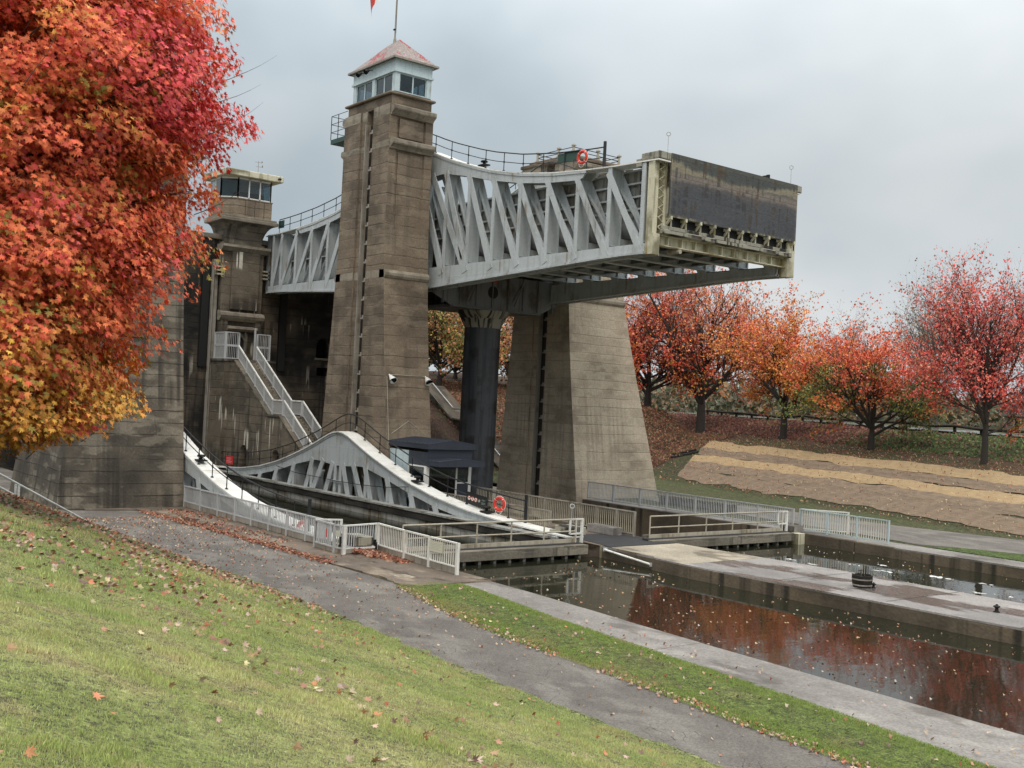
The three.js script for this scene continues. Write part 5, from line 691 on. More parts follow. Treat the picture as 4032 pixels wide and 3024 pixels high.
function house(name, e, q, w, d, h, wallM, roofM, label) { const [x, z] = XZ(e, q), y = 5.2; const t = thing(name, [x, y, z], label, 'house'); const b = part(t, 'wall', box(x - w / 2, x + w / 2, y, y + h, z - d / 2, z + d / 2), wallM); part(t, 'roof', extrX([[z - d / 2 - 0.4, y + h], [z, y + h + d * 0.32], [z + d / 2 + 0.4, y + h]], x - w / 2 - 0.4, x + w / 2 + 0.4), roofM); for (let k = 0; k < 3; k++) { const wx = x - w / 2 + (k + 0.5) * w / 3; const f = part(t, 'window', box(wx - 0.5, wx + 0.5, y + 1, y + 2.3, z + d / 2, z + d / 2 + 0.06), M.white); part(f, 'pane', box(wx - 0.42, wx + 0.42, y + 1.08, y + 2.22, z + d / 2 + 0.06, z + d / 2 + 0.07), M.darkGlass); } }
house('house', -20, 72, 11, 7, 2.6, M.trim, M.timber, 'low pale house with dark roof seen between the orange trees'); house('house', 4, 98, 12, 8, 2.6, M.trim, M.timber, 'pale grey house far behind the orange maple'); 
// ------------------------------------------------------------------ leaves
function leafGeometry(simple) {   // five-lobed maple leaf lying in the xy plane, slightly cupped, about one unit across
  const P = simple ? [[0, -0.45], [0.36, -0.2], [0.5, 0.12], [0.2, 0.2], [0, 0.58], [-0.2, 0.2], [-0.5, 0.12], [-0.36, -0.2]] : [[0, -0.36], [0.12, -0.26], [0.42, -0.42], [0.26, -0.14], [0.66, 0.06], [0.36, 0.08], [0.46, 0.36], [0.14, 0.16], [0.12, 0.36], [0, 0.7], [-0.12, 0.36], [-0.14, 0.16], [-0.46, 0.36], [-0.36, 0.08], [-0.66, 0.06], [-0.26, -0.14], [-0.42, -0.42], [-0.12, -0.26]];
  const pos = [], f = (p) => [p[0], p[1], 0.3 * p[0] * p[0] - 0.18 * p[1] * p[1]]; for (let i = 0; i < P.length; i++) pos.push(0, -0.05, 0, ...f(P[i]), ...f(P[(i + 1) % P.length]));
  const g = new THREE.BufferGeometry(); g.setAttribute('position', new THREE.Float32BufferAttribute(pos, 3)); g.setAttribute('uv', new THREE.Float32BufferAttribute(new Float32Array(pos.length / 3 * 2), 2)); g.computeVertexNormals(); return g;
}
const LEAF = leafGeometry(false), LEAF_S = leafGeometry(true);
const leafMat = std({ color: 0xffffff, roughness: 0.75 }), litterMat = std({ color: 0xffffff, roughness: 0.8 });
const _q = new THREE.Quaternion(), _e = new THREE.Euler(), _m = new THREE.Matrix4(), _c = new THREE.Color();
function instances(parent, name, g, mat, list, kind = 'stuff') {   // list: [x, y, z, rx, ry, rz, size, [r, g, b]]
  const im = new THREE.InstancedMesh(g, mat, list.length), o = parent ? origin.get(parent) : V(0, 0, 0); im.name = parent ? name : root(name); im.userData.kind = kind;
  list.forEach((l, i) => { _m.compose(V(l[0] - o.x, l[1] - o.y, l[2] - o.z), _q.setFromEuler(_e.set(l[3], l[4], l[5])), typeof l[6] === 'number' ? V(l[6], l[6], l[6]) : V(...l[6])); im.setMatrixAt(i, _m); im.setColorAt(i, _c.setRGB(...l[7])); });
  (parent || scene).add(im); return im;
}
const bark = (c) => std({ color: new THREE.Color().setRGB(...c), roughness: 0.95, bumpMap: M.timber.bumpMap, bumpScale: 0.03 });
const barkDark = bark([0.055, 0.048, 0.042]), barkGrey = bark([0.16, 0.14, 0.125]);
const RED = [0.84, 0.165, 0.08], CRIM = [0.80, 0.115, 0.10], ORNG = [0.82, 0.30, 0.08], YELL = [0.80, 0.44, 0.08], OLIV = [0.36, 0.29, 0.065], GREEN = [0.13, 0.19, 0.06], BROWN = [0.52, 0.25, 0.13], PINK = [0.76, 0.25, 0.19];
const pick = (R, pal) => { let s = 0; for (const p of pal) s += p[0]; let t = R() * s; for (const p of pal) { t -= p[0]; if (t <= 0) return p[1]; } return pal[0][1]; };
const shade = (R, c, a = 0.28) => { const k = 1 + a * (R() * 2 - 1); return [c[0] * k, c[1] * k * (1 + 0.25 * (R() - 0.5)), c[2] * k]; };

// ------------------------------------------------------------------ trees beyond the canals
function tree(name, e, q, label, group, o, at) {
  const { seed, h, spread, r0 = 0.3, clear = 0.2, limbs = 7, leaves = 4500, size = 0.3, pal, form = 0.6, lean = 0, bare = 0, bk = barkDark, hang = 0.25, up = 0.5, skirt = 0 } = o;
  const [x, z] = at ?? XZ(e, q), y = bankY(x, z) - 0.15, R = rng(seed), t = thing(name, [x, y, z], label, 'tree', group);
  const wood = [], ends = [], G = () => (R() + R() + R() - 1.5) * 0.8;
  const seg = (a, b, ra, rb, n = 6) => wood.push([a.x, a.y, a.z, b.x, b.y, b.z, ra, rb, n]);
  function branch(p, d, L, r, lev) {
    const n = lev === 0 ? 5 : 4; let cur = p.clone(), dir = d.clone();
    for (let k = 0; k < n; k++) {
      const nx = cur.clone().addScaledVector(dir, L / n), r1 = r * (1 - 0.62 * (k + 1) / n), ra = r * (1 - 0.62 * k / n); seg(cur, nx, ra, r1, lev < 1 ? 6 : lev < 2 ? 5 : 3); cur = nx;
      dir.add(V(G() * 0.22, up * 0.12 + G() * 0.1, G() * 0.22)).normalize();
      if (lev < 3 && (k > 0 || lev > 0)) { const m = lev === 0 ? 2 : lev === 1 ? 2 : 1; for (let j = 0; j < m; j++) { const s = dir.clone().cross(V(G(), G(), G())).normalize(); const nd = dir.clone().multiplyScalar(0.75).addScaledVector(s, 0.5 + 0.35 * R()).add(V(0, 0.12 * up, 0)).normalize(); branch(cur, nd, L * (0.42 + 0.2 * R()), r1 * 0.62, lev + 1); } }
      if (lev >= 1) ends.push([cur.clone(), lev]);
    }
  }
  const trunkH = h * clear; const base = V(x, y, z), top = V(x + lean * trunkH, y + trunkH, z);
  wood.push([x, y - 0.3, z, x, y + 0.35, z, r0 * 1.5, r0 * 1.08, 10]); seg(V(x, y + 0.3, z), top, r0 * 1.08, r0 * 0.85, 10);
  for (let i = 0; i < limbs; i++) { const az = i / limbs * 6.283 * 1.0 + R() * 0.9, tilt = (i === 0 ? 0.05 : 0.25 + form * (0.35 + 0.65 * (i / limbs))) ; const st = top.clone().add(V(0, i === 0 ? 0 : (R() * (form < 0.45 ? 0.5 : 0.12) - 0.03) * h, 0)); const d = V(Math.sin(tilt) * Math.cos(az), Math.cos(tilt), Math.sin(tilt) * Math.sin(az)); const L = Math.min(h * (1 - clear) * 0.62 / Math.max(0.45, Math.cos(tilt)), spread * 0.62 / Math.max(0.25, Math.sin(tilt))); if (form < 0.45 && i > 0) seg(top, V(x, st.y, z), r0 * 0.7, r0 * 0.4, 6); branch(form < 0.45 ? V(x, st.y, z) : st, d, L * (0.8 + 0.3 * R()), r0 * (i === 0 ? 0.75 : 0.5), 0); }
  for (let i = 0; i < skirt; i++) { const az = (i + R()) / skirt * 6.283, tilt = 1.1 + 0.28 * R(), st = V(x, y + trunkH * (0.95 + 1.1 * R()), z); branch(st, V(Math.sin(tilt) * Math.cos(az), Math.cos(tilt), Math.sin(tilt) * Math.sin(az)), spread * (0.72 + 0.25 * R()), r0 * 0.3, 0); }
  part(t, 'trunk', segs(wood), bk);
  const list = [], pts = ends.filter(() => R() > bare);
  const ymin = y + trunkH * 0.8;
  for (let i = 0; i < leaves && pts.length; i++) { const [p, lev] = pts[Math.floor(R() * pts.length)], s = lev >= 2 ? 0.34 : 0.26; const a = R(), px = p.x + G() * s * 1.5, py = p.y + G() * s * 0.8 - hang * R() * 0.5, pz = p.z + G() * s * 1.5; const hf = (py - y) / h, cn = vnoise(p.x * 0.55 + 40, p.y * 0.55 + p.z * 0.4 + 60, 4096, 4096, seed); const c = shade(R, pick(R, typeof pal === 'function' ? pal(hf, cn, px - x) : pal)); list.push([px, py, pz, R() * 6.28, R() * 6.28, R() * 6.28, size * (0.6 + 0.7 * R()), c]); }
  if (list.length) instances(t, 'crown', LEAF_S, leafMat, list);
  return t;
}
const G1 = 'maples on the far bank';
tree('maple_tree', -17.2, 13.9, 'spreading maple with dark forked limbs and thinning red leaves on the far bank', G1, { seed: 11, h: 20, spread: 10.2, r0: 0.5, clear: 0.16, limbs: 10, skirt: 2, leaves: 15000, size: 0.22, form: 0.62, up: 0.6, bare: 0.45, pal: (f, n) => n > 0.5 ? [[3, RED], [3, PINK], [3, ORNG]] : [[4, PINK], [1, BROWN], [4, ORNG]] });
tree('maple_tree', -3.6, 14.8, 'rounded orange maple, second trunk from the right tower on the far bank', G1, { seed: 21, h: 13, spread: 6.6, r0: 0.36, clear: 0.2, limbs: 9, skirt: 2, leaves: 21000, size: 0.2, form: 0.8, up: 0.4, bare: 0.3, pal: (f, n) => n > 0.62 ? [[3, RED], [2, PINK], [2, ORNG]] : [[5, ORNG], [2, YELL], [2, [0.74, 0.27, 0.09]], [1, BROWN]] });
tree('maple_tree', 10.0, 13.9, 'red maple with a green side and forked trunk, third on the far bank', G1, { seed: 35, h: 11.6, spread: 6.3, r0: 0.3, clear: 0.14, limbs: 9, skirt: 4, leaves: 20000, size: 0.19, form: 0.85, up: 0.35, bare: 0.4, pal: (f, n, dx) => n > 0.6 && f < 0.65 ? [[4, GREEN], [2, OLIV]] : f < 0.42 ? [[4, RED], [2, OLIV], [2, ORNG]] : [[5, RED], [2, ORNG], [2, PINK]] });
tree('maple_tree', 24.0, 12.4, 'tall pointed crimson maple, rightmost trunk on the far bank', G1, { seed: 47, h: 11.5, spread: 5.6, r0: 0.26, clear: 0.2, limbs: 14, skirt: 7, leaves: 19000, size: 0.17, form: 0.42, up: 0.9, bare: 0.35, pal: (f, n) => f < 0.35 ? [[3, OLIV], [3, CRIM], [2, ORNG], [1, GREEN]] : f < 0.6 ? [[5, CRIM], [2, PINK], [2, RED]] : [[4, CRIM], [3, PINK], [1, BROWN]] });
tree('maple_tree', -24, 11, 'bright red and orange maple crowded against the right tower', G1, { seed: 59, h: 14, spread: 8, r0: 0.4, clear: 0.13, limbs: 9, skirt: 6, leaves: 22000, size: 0.22, form: 0.95, up: 0.25, bare: 0.25, pal: (f, n) => n > 0.5 ? [[5, RED], [2, CRIM], [1, ORNG]] : [[4, ORNG], [2, YELL], [2, RED], [1, OLIV]] });
tree('maple_tree', 0, 0, 'orange and olive maple seen between the lookout tower and the dark ram', 'maples behind the lift', { seed: 61, h: 12, spread: 6.5, r0: 0.3, clear: 0.12, limbs: 9, skirt: 5, leaves: 16000, size: 0.27, form: 0.9, up: 0.3, pal: (f, n) => f > 0.72 ? [[3, RED], [2, OLIV]] : n > 0.5 ? [[3, OLIV], [2, BROWN], [2, GREEN]] : [[2, [0.52, 0.2, 0.07]], [3, BROWN], [2, GREEN]] }, [-36, -25.5]);
tree('maple_tree', 0, 0, 'dark limbed russet maple seen between the ram and the right tower', 'maples behind the lift', { seed: 73, h: 13, spread: 6.5, r0: 0.34, clear: 0.12, limbs: 9, skirt: 5, leaves: 14000, size: 0.27, form: 0.85, up: 0.35, pal: (f, n) => f > 0.7 ? [[3, PINK], [2, BROWN]] : [[4, BROWN], [2, [0.5, 0.2, 0.08]], [2, OLIV]] }, [-38, -37]);
tree('maple_tree', 0, 0, 'brown orange tree filling the gap low behind the ram', 'maples behind the lift', { seed: 83, h: 9, spread: 6, r0: 0.25, clear: 0.1, limbs: 8, leaves: 10000, size: 0.3, form: 0.95, up: 0.2, pal: [[3, BROWN], [3, ORNG], [2, OLIV], [1, GREEN]] }, [-48, -36]);
// half bare trees farther back
const bareSpec = [[-7, 38, 20, 6.5, 301, 2200], [2, 44, 18, 6.5, 307, 3000], [13, 48, 17.5, 6.5, 311, 3800], [23, 46, 17, 6, 317, 3400], [42, 38, 13.5, 6, 337, 3600], [-22, 52, 17, 6, 347, 1500], [-36, 48, 15, 6, 349, 2400], [50, 34, 11, 5, 353, 2400]];
const bareLabels = ['tall grey half bare tree rising behind the rounded orange maple', 'thin leafless looking tree between the orange and the forked red maple', 'half bare tree behind the forked red maple', 'pale twiggy tree between the red and the crimson maple', 'brownish half bare tree at the right picture edge', 'bare tree behind the spreading red maple', 'thin russet tree behind the right tower', 'low twiggy tree by the road at the right edge'];
bareSpec.forEach(([e, q, h, s, sd, n], i) => tree('bare_tree', e, q, bareLabels[i], 'half bare trees beyond the road', { seed: sd, h, spread: s, r0: 0.26, clear: 0.2, limbs: 8, leaves: n, size: 0.2, form: 0.55, up: 0.7, bk: barkGrey, bare: 0.35, pal: [[3, [0.30, 0.24, 0.17]], [2, BROWN], [1, [0.26, 0.26, 0.16]]] }));
{   // far wood closing the view, and creeping cover on the bank
  const R = rng(401), L = []; for (let i = 0; i < 44000; i++) { const nb = i > 26000, e = nb ? -190 + 150 * R() : -110 + 240 * R(), q = nb ? 52 + 40 * R() : 105 + 45 * R(), [x, z] = XZ(e, q), top = 3 + 6.5 * N2(e, 0, 6, 403); L.push([x, 5.2 + top * R(), z, R() * 6, R() * 6, R() * 6, 0.6 + 0.6 * R(), shade(R, pick(R, [[3, [0.14, 0.14, 0.09]], [2, [0.24, 0.17, 0.10]], [1, [0.30, 0.16, 0.08]], [2, [0.10, 0.12, 0.075]]]))]); }
  tag(instances(null, 'far_wood', LEAF_S, litterMat, L), 'distant brown and green wood closing the view behind the trees', 'wood');
  const C2 = []; for (let i = 0; i < 42000; i++) { const e = -48 + 130 * R(), q = 14.6 + 8.6 * R(), [x, z] = XZ(e, q), g = smooth(-2, 12, e + 14 * (N2(x, z, 2.5, 407) - 0.5)); C2.push([x, bankY(x, z) + 0.02 + 0.28 * R() * R(), z, -1.1 + R() * 1.2, R() * 6.28, R() * 0.9, 0.13 + 0.14 * R(), shade(R, R() < g * 0.75 ? pick(R, [[3, [0.10, 0.16, 0.05]], [1, [0.18, 0.22, 0.08]]]) : pick(R, [[3, [0.22, 0.085, 0.065]], [2, [0.30, 0.17, 0.11]], [1, [0.15, 0.07, 0.06]]]), 0.35)]); }
  for (let i = 0; i < 26000; i++) { const x = -14 - 30 * R(), z = -17 - 32 * R(); if (EQ(x, z)[1] > 14) continue; C2.push([x, bankY(x, z) + 0.02 + 0.25 * R() * R(), z, -1.1 + R() * 1.2, R() * 6.28, R(), 0.14 + 0.14 * R(), shade(R, pick(R, [[4, [0.20, 0.09, 0.055]], [2, [0.28, 0.15, 0.08]], [1, [0.11, 0.12, 0.05]]]), 0.35)]); }
  tag(instances(null, 'ground_cover', LEAF_S, litterMat, C2), 'creeping ivy and leaf litter covering the bank below the road', 'ground cover');
  const B = []; for (let i = 0; i < 9000; i++) { const e = -30 + 112 * R(), q = R() < 0.5 ? 9.9 + 4.6 * R() : -2 + 12 * R(), [x, z] = XZ(e, q); B.push([x, bankY(x, z) + (q < 9.8 ? 0.22 : 0.03), z, -1.57 + 0.5 * (R() - 0.5), R() * 6.28, 0.4 * (R() - 0.5), 0.09 + 0.07 * R(), shade(R, pick(R, [[2, [0.42, 0.16, 0.08]], [2, [0.55, 0.36, 0.22]], [2, [0.35, 0.12, 0.08]], [1, [0.55, 0.42, 0.18]]]))]); }
  tag(instances(null, 'fallen_leaves', LEAF_S, litterMat, B), 'fallen leaves scattered over the far bank and blankets', 'leaves');
}

// ------------------------------------------------------------------ the big maple beside the left tower
{
  const R = rng(77), bx = 28.9, bz = 35.4, by = slopeY(28.9, 35.4) - 0.2, t = thing('maple_tree', [bx, by, bz], 'huge near maple in flaming red and orange filling the left of the view', 'tree');
  const RP = [[4.3, 1.6], [4.6, 3.3], [5.1, 4.1], [5.6, 5.4], [6.2, 6.0], [6.9, 6.4], [7.6, 6.5], [8.5, 6.6], [9.3, 6.9], [9.8, 7.5], [10.2, 7.7], [10.8, 7.2], [11.4, 7.2], [12, 7.6], [12.5, 7.6], [12.95, 7.4], [13.3, 8.6], [13.8, 8.9], [14.5, 8.6], [15.2, 8.3], [16, 7.7], [17, 7.2], [18, 6.2], [19, 4.8], [20, 2.8], [20.6, 0.8]];
  const rt = V(0.6176, 0, -0.7865), tw = V(0.7865, 0, 0.6176);   // across and towards the lawn
  const wood = [], G = () => (R() + R() + R() - 1.5) * 0.8, seg = (a, b, ra, rb, n) => wood.push([a.x, a.y, a.z, b.x, b.y, b.z, ra, rb, n]);
  const axis = (y) => V(bx + 0.25 * Math.sin(y * 0.5), y, bz + 0.2 * Math.cos(y * 0.6));
  for (let y = by; y < 18.6; y += 0.8) { const r = (v) => Math.max(0.05, 0.42 * (1 - (v - by) / 17) + (v < by + 0.8 ? 0.2 * (by + 0.8 - v) : 0)); seg(axis(y), axis(y + 0.8), r(y), r(y + 0.8), 12); }
  const clumps = [];
  for (let i = 0; i < 1080; i++) {
    const hiY = i % 5 === 0; let y = 4.7 + 15.2 * Math.pow(R(), hiY ? 0.7 : 1.0); let az = (R() * 2 - 1) * Math.PI * (i % 4 === 1 ? 0.3 : R() < 0.72 ? 0.62 : 1) + (i % 4 === 1 ? 0.1 : 0.35);   // az 0 = across (rt), positive towards the lawn
    const rr = tab(RP, y) * (0.86 + 0.14 * Math.cos(az)) * (0.95 + 0.1 * N2(az * 3 + 9, y, 1, 905)), f = i % 4 === 1 ? 0.72 + 0.28 * R() : 0.36 + 0.64 * Math.pow(R(), 0.62), rad = rr * f - 0.5;
    const end = V(bx, y, bz).addScaledVector(rt, rad * Math.cos(az)).addScaledVector(tw, rad * Math.sin(az));
    const y0 = clamp(y - rad * (0.22 + 0.3 * R()) - 0.2 + (y < 7 ? rad * 0.55 : 0), by + 2.6, 18), st = axis(y0), mid = st.clone().lerp(end, 0.5).add(V(G() * 0.3, 0.5 + rad * 0.06, G() * 0.3)), r = 0.02 + 0.0105 * rad;
    const q = (u) => st.clone().multiplyScalar((1 - u) * (1 - u)).addScaledVector(mid, 2 * u * (1 - u)).addScaledVector(end, u * u);
    for (let k = 0; k < 6; k++) seg(q(k / 6), q((k + 1) / 6), r * (1 - k / 6.6), r * (1 - (k + 1) / 6.6), i % 3 ? 4 : 6);
    clumps.push([end, f, y, az]); if (rad > 2.5) for (const u of [0.78, 0.62, 0.45]) if (R() < 0.85) { const p = q(u).add(V(G() * 0.7, G() * 0.45, G() * 0.7)); clumps.push([p, f * u, p.y, az]); seg(q(u), p, r * 0.3, 0.006, 3); }
    for (let k = 0; k < 3; k++) { const p = end.clone().add(V(G() * 0.75, G() * 0.4, G() * 0.75)); seg(end, p, 0.009, 0.004, 3); }
  }
  part(t, 'trunk', segs(wood), barkDark);
  const twigs = []; for (let i = 0; i < 420; i++) { const [p, f] = clumps[Math.floor(R() * clumps.length)]; if (f < 0.5) continue; let a = p.clone().add(V(G() * 0.5, -0.6, G() * 0.5)); const d = p.clone().sub(V(bx, p.y - 3.2, bz)).normalize(); for (let k = 0; k < 4; k++) { const b = a.clone().addScaledVector(d, 0.4 + 0.2 * R()); twigs.push([a.x, a.y, a.z, b.x, b.y, b.z, 0.013 - 0.003 * k, 0.011 - 0.003 * k, 4]); d.add(V(G() * 0.2, 0.1, G() * 0.2)).normalize(); a = b; } }
  part(t, "twig", segs(twigs), barkGrey).userData.kind = 'stuff';
  const list = [];
  for (const [p, f, y, az] of clumps) {
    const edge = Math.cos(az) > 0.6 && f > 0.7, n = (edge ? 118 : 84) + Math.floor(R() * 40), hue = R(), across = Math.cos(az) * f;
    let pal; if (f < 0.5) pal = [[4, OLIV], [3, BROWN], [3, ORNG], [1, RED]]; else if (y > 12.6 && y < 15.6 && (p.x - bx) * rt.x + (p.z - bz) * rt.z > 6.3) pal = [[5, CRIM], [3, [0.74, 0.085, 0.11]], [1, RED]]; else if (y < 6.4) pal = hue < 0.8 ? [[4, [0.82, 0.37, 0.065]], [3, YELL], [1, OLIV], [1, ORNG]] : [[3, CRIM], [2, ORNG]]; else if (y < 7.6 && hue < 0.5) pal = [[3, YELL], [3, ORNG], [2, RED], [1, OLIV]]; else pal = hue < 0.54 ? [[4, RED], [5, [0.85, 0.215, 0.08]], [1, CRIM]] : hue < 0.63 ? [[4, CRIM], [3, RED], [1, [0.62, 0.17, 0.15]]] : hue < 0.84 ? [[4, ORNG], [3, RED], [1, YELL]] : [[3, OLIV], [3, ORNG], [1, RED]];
    const sx = 0.46 + 0.34 * R(), sy = 0.24 + 0.2 * R(), d0 = p.clone().sub(V(bx, p.y, bz)).normalize();
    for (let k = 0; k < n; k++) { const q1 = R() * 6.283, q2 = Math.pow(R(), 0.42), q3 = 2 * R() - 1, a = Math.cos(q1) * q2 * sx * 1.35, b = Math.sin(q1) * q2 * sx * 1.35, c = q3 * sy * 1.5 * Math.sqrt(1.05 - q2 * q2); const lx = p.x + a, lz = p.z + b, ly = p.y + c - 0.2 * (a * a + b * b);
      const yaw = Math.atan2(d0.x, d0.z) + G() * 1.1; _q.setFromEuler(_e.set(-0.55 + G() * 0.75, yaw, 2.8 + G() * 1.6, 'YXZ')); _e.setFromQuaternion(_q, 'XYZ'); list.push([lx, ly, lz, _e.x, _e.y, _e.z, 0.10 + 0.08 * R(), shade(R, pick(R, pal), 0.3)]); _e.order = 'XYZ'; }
  }
  const dist = (l) => (l[0] - CAM.x) ** 2 + (l[1] - CAM.y) ** 2 + (l[2] - CAM.z) ** 2; list.sort((a, b) => dist(a) - dist(b));
  const mats = {}; for (const l of list.splice(0, 300)) { const k = l[7].map((v) => Math.round(v * 12) / 12).join(); mats[k] ??= std({ color: new THREE.Color().setRGB(...l[7]), roughness: 0.75 }); const m = copyAt(t, 'leaf', LEAF, mats[k], l[0], l[1], l[2]); m.rotation.set(l[3], l[4], l[5]); m.scale.setScalar(l[6]); }
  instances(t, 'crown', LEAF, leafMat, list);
}

// ------------------------------------------------------------------ grass blades and fallen leaves
{
  const blade = (() => { const P = []; const R = rng(3); for (let k = 0; k < 6; k++) { const a = R() * 6.28, l = 0.5 + 0.5 * R(), x = (R() - 0.5) * 1.1, z = (R() - 0.5) * 1.1, w = 0.07, c = Math.cos(a), s = Math.sin(a), bx = 0.75 * (R() - 0.5), bz = 0.75 * (R() - 0.5); P.push(x - w * c, 0, z - w * s, x + w * c, 0, z + w * s, x + bx, l, z + bz); } const g = new THREE.BufferGeometry(); g.setAttribute('position', new THREE.Float32BufferAttribute(P, 3)); g.setAttribute('uv', new THREE.Float32BufferAttribute(new Float32Array(P.length / 3 * 2), 2)); g.computeVertexNormals(); return g; })();
  const R = rng(501), L = [], bm = std({ color: 0xffffff, roughness: 0.8 }); const back = Math.atan2(FWD.z, FWD.x);
  for (let i = 0; i < 310000; i++) { const a = back + (R() - 0.5) * 1.15, r = 4 + 27 * Math.pow(R(), 1.25), x = CAM.x + r * Math.cos(a), z = CAM.z + r * Math.sin(a); if (x < 13.8 || z < tab(PATH_L, x) - 0.12 + (N2(x, z, 0.5, 838) - 0.5) * 0.4) continue; const c = lawnTone(x, z), k = 1 + r / 26; const dry = R() < 0.11; const s = 0.034 * k * (0.65 + 0.7 * R()) * (0.8 + 0.9 * smooth(0.58, 0.75, N2(x, z, 0.9, 511))); L.push([x, slopeY(x, z) + 0.005, z, 0.4 * (R() - 0.5), R() * 6.28, 0.4 * (R() - 0.5), s, shade(R, dry ? [0.46, 0.40, 0.20] : [c[0] * 1.1, c[1] * 1.12, c[2] * 1.05], 0.26)]); }
  tag(instances(null, 'lawn_grass', blade, bm, L), 'short mown grass with dry patches on the near slope', 'grass');
  const S = []; for (let i = 0; i < 70000; i++) { const x = 29 + 24 * Math.pow(R(), 1.0), a = tab(COPE_OUT, Math.max(29.4, x)) + (x < 29.5 ? 0.6 : 0), b = tab(PATH_R, x), z = lerp(a - 0.1, b + 0.22, R()), dr = smooth(0.58, 0.72, N2(x, z, 1.7, 847)); S.push([x, 0.03, z, 0.3 * (R() - 0.5), R() * 6.28, 0.3 * (R() - 0.5), 0.055 * (0.5 + 0.9 * R()), shade(R, mix3(R() < 0.1 ? [0.42, 0.37, 0.19] : [0.27, 0.375, 0.085], [0.42, 0.40, 0.17], dr * 0.7), 0.4)]); }
  tag(instances(null, 'verge_grass', blade, bm, S), 'bright green grass verge between the footpath and the canal coping', 'grass');
  // fallen leaves: the near ones one by one, the rest as drifts
  const tones = [[5, [0.52, 0.39, 0.28]], [4, [0.44, 0.26, 0.16]], [1, [0.42, 0.12, 0.075]], [1.5, [0.52, 0.22, 0.11]], [0.8, [0.62, 0.52, 0.30]], [2, [0.20, 0.125, 0.10]], [2, [0.52, 0.37, 0.32]]];
  const rust = [[4, [0.36, 0.15, 0.085]], [3, [0.44, 0.23, 0.15]], [2, [0.22, 0.10, 0.07]], [1, [0.55, 0.38, 0.28]], [1, [0.42, 0.13, 0.08]]];
  const all = []; const put = (x, z, y, s, pal = tones) => all.push([x, y, z, -1.57 + 0.75 * (R() - 0.5), R() * 6.28, 0.75 * (R() - 0.5), s, shade(R, pick(R, pal), 0.25)]);
  for (let i = 0; i < 9500; i++) { const x = 13.8 + 31 * R(), z = tab(PATH_L, x) + 12.5 * R(); if (R() < smooth(13.5, 3, Math.hypot((x - 27.5) * 0.85, z - 33.5)) * (0.35 + 1.1 * smooth(0.42, 0.6, N2(x, z, 1.4, 517)))) put(x, z, slopeY(x, z) + 0.045, 0.075 + 0.065 * R(), R() < 0.35 ? rust : tones); }
  for (let i = 0; i < 620; i++) { const x = 25 + 34 * R(), z = 25 + 15 * R(); if (z > tab(PATH_L, x) + 0.1) put(x, z, slopeY(x, z) + 0.05, 0.06 + 0.055 * R()); }
  for (let i = 0; i < 480; i++) { const u = R(), x = lerp(33, 55.5, u) + 0.35 * G3(R), z = lerp(36.2, 33.4, u) + 0.5 * G3(R) - 1.2 * Math.sin(u * 3); if (R() < 0.35 + 0.6 * smooth(0.5, 0.65, N2(x, z, 1.3, 521))) put(x, z, slopeY(x, z) + 0.045, 0.07 + 0.07 * R()); }
  for (let i = 0; i < 2900; i++) { const x = 8 + 46 * Math.pow(R(), 1.5), z = lerp(20.2, 25, R()); if (R() < 0.9 - 0.75 * smooth(18, 42, x)) put(x, z, 0.03, 0.045 + 0.055 * R()); }
  for (let i = 0; i < 1500; i++) { const x = 6 + 18 * R(), z = tab([[5, 20.9], [8, 20.75], [12.7, 20.4], [19, 20.1], [24.4, 20], [30, 19.9]], x) + 0.28 * G3(R); put(x, z, 0.075, 0.07 + 0.06 * R(), rust); }
  for (let i = 0; i < 1500; i++) { const x = 5 + 18 * Math.pow(R(), 1.5), z = lerp(18.2, 20.6, R()); if (N2(x, z, 1.2, 531) > 0.54) put(x, z, 0.085, 0.06 + 0.06 * R(), rust); }
  for (let i = 0; i < 900; i++) { const u = R(); put(lerp(22.25, 25, u * u) + 0.1 * G3(R), lerp(17.6, 17.2, u) + 0.35 * G3(R), 0.08 + 0.16 * R() * (1 - u), 0.1 + 0.06 * R(), rust); }
  for (let i = 0; i < 900; i++) { const x = 29 + 24 * R(), z = tab(PATH_R, x) + 0.25 * G3(R) + 0.1; if (N2(x, 0, 2, 541) > 0.42) put(x, z, 0.05, 0.06 + 0.05 * R()); }
  for (let i = 0; i < 260; i++) { const x = 29 + 24 * R(); put(x, lerp(18, 21.5, R()), 0.09, 0.07 + 0.05 * R()); }
  const d2 = (l) => (l[0] - CAM.x) ** 2 + (l[2] - CAM.z) ** 2, ahead = (l) => { const dx = l[0] - CAM.x, dz = l[2] - CAM.z, f = dx * FWD.x + dz * FWD.z, r = dx * RIGHT0.x + dz * RIGHT0.z; return f > 3 && Math.abs(r) < f * 0.5 && (l[1] - CAM.y) > -f * 0.39; };
  const near = all.filter(ahead).sort((a, b) => d2(a) - d2(b)).slice(0, 230), rest = new Set(near), mats = {};
  const kind = (c) => c[1] > 0.45 * c[0] + 0.12 && c[2] < 0.3 ? 'yellow' : c[0] < 0.27 ? 'dark brown' : c[1] < 0.17 ? 'deep red' : c[2] > 0.24 ? 'pale pinkish' : 'rusty orange';
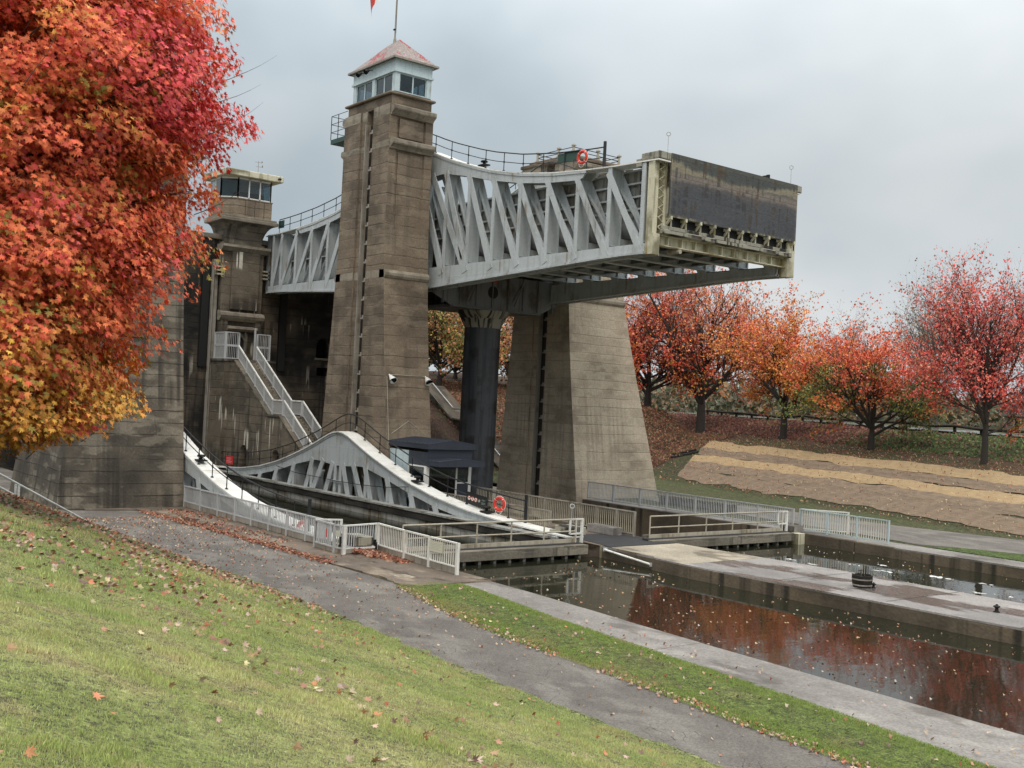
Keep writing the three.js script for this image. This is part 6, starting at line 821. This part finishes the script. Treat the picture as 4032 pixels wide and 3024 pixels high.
  for (const l of near) { const k = kind(l[7]), mk = l[7].map((v) => Math.round(v * 14) / 14).join(); mats[mk] ??= std({ color: new THREE.Color().setRGB(...l[7]), roughness: 0.8 }); const m = new THREE.Mesh(LEAF, mats[mk]); m.name = root('fallen_leaf'); m.position.set(l[0], l[1], l[2]); m.rotation.set(l[3], l[4], l[5]); m.scale.setScalar(l[6]); scene.add(m); tag(m, k + ' fallen maple leaf lying on the near grass slope', 'leaf', k + ' leaves on the near grass slope'); }
  tag(instances(null, 'fallen_leaves', LEAF_S, litterMat, all.filter((l) => !rest.has(l))), 'drifts of fallen leaves on the slope, footpath and apron', 'leaves');
  // leaves and foam afloat
  const W = []; for (let i = 0; i < 1500; i++) { const far = R() < 0.4, x = 23.6 + 30 * R(), z = far ? lerp(-9.5, 0.3, R()) : lerp(6, 16.3, R()); if (N2(x, z, 2, 551) > 0.47 || R() < 0.3) W.push([x, -0.542, z, -1.57 + 0.12 * (R() - 0.5), R() * 6.28, 0, 0.06 + 0.06 * R(), shade(R, pick(R, [[3, [0.40, 0.22, 0.12]], [2, [0.50, 0.36, 0.2]], [1, [0.55, 0.5, 0.42]]]))]); }
  tag(instances(null, 'floating_leaves', LEAF_S, litterMat, W), 'small leaves floating on the dark canal water', 'leaves');
  const F = []; for (const [x, z, s] of [[27.2, -3.6, 0.4], [29.6, -5.3, 0.3], [28.6, -3.4, 0.3], [31.4, -5.0, 0.5], [33.6, -6.0, 0.6], [35.6, -6.4, 0.35], [30.2, -6.8, 0.35], [38.6, -4.0, 0.45], [39.3, -3.6, 0.35], [36.9, -3.6, 0.3]]) for (let k = 0; k < 7; k++) F.push([x + s * G3(R), -0.54, z + 0.35 * s * G3(R), 0, R() * 6.28, 0, [0.3 * s * (0.5 + R()), 0.012, 0.16 * s * (0.5 + R())], [0.72, 0.72, 0.7]]);
  tag(instances(null, 'floating_foam', new THREE.SphereGeometry(1, 10, 6), litterMat, F), 'white foam flecks floating on the far canal', 'foam');
}
function G3(R) { return (R() + R() + R() - 1.5) * 1.15; }

// ------------------------------------------------------------------ render
scene.traverse((o) => { if (o.isMesh) { o.castShadow = true; o.receiveShadow = true; } });
const renderer = new THREE.WebGLRenderer({ antialias: true });
renderer.shadowMap.enabled = true; renderer.shadowMap.type = THREE.PCFSoftShadowMap;
renderer.toneMapping = THREE.LinearToneMapping; renderer.toneMappingExposure = EXPOSURE;
renderer.setSize(1024, 768);
renderer.render(scene, camera);
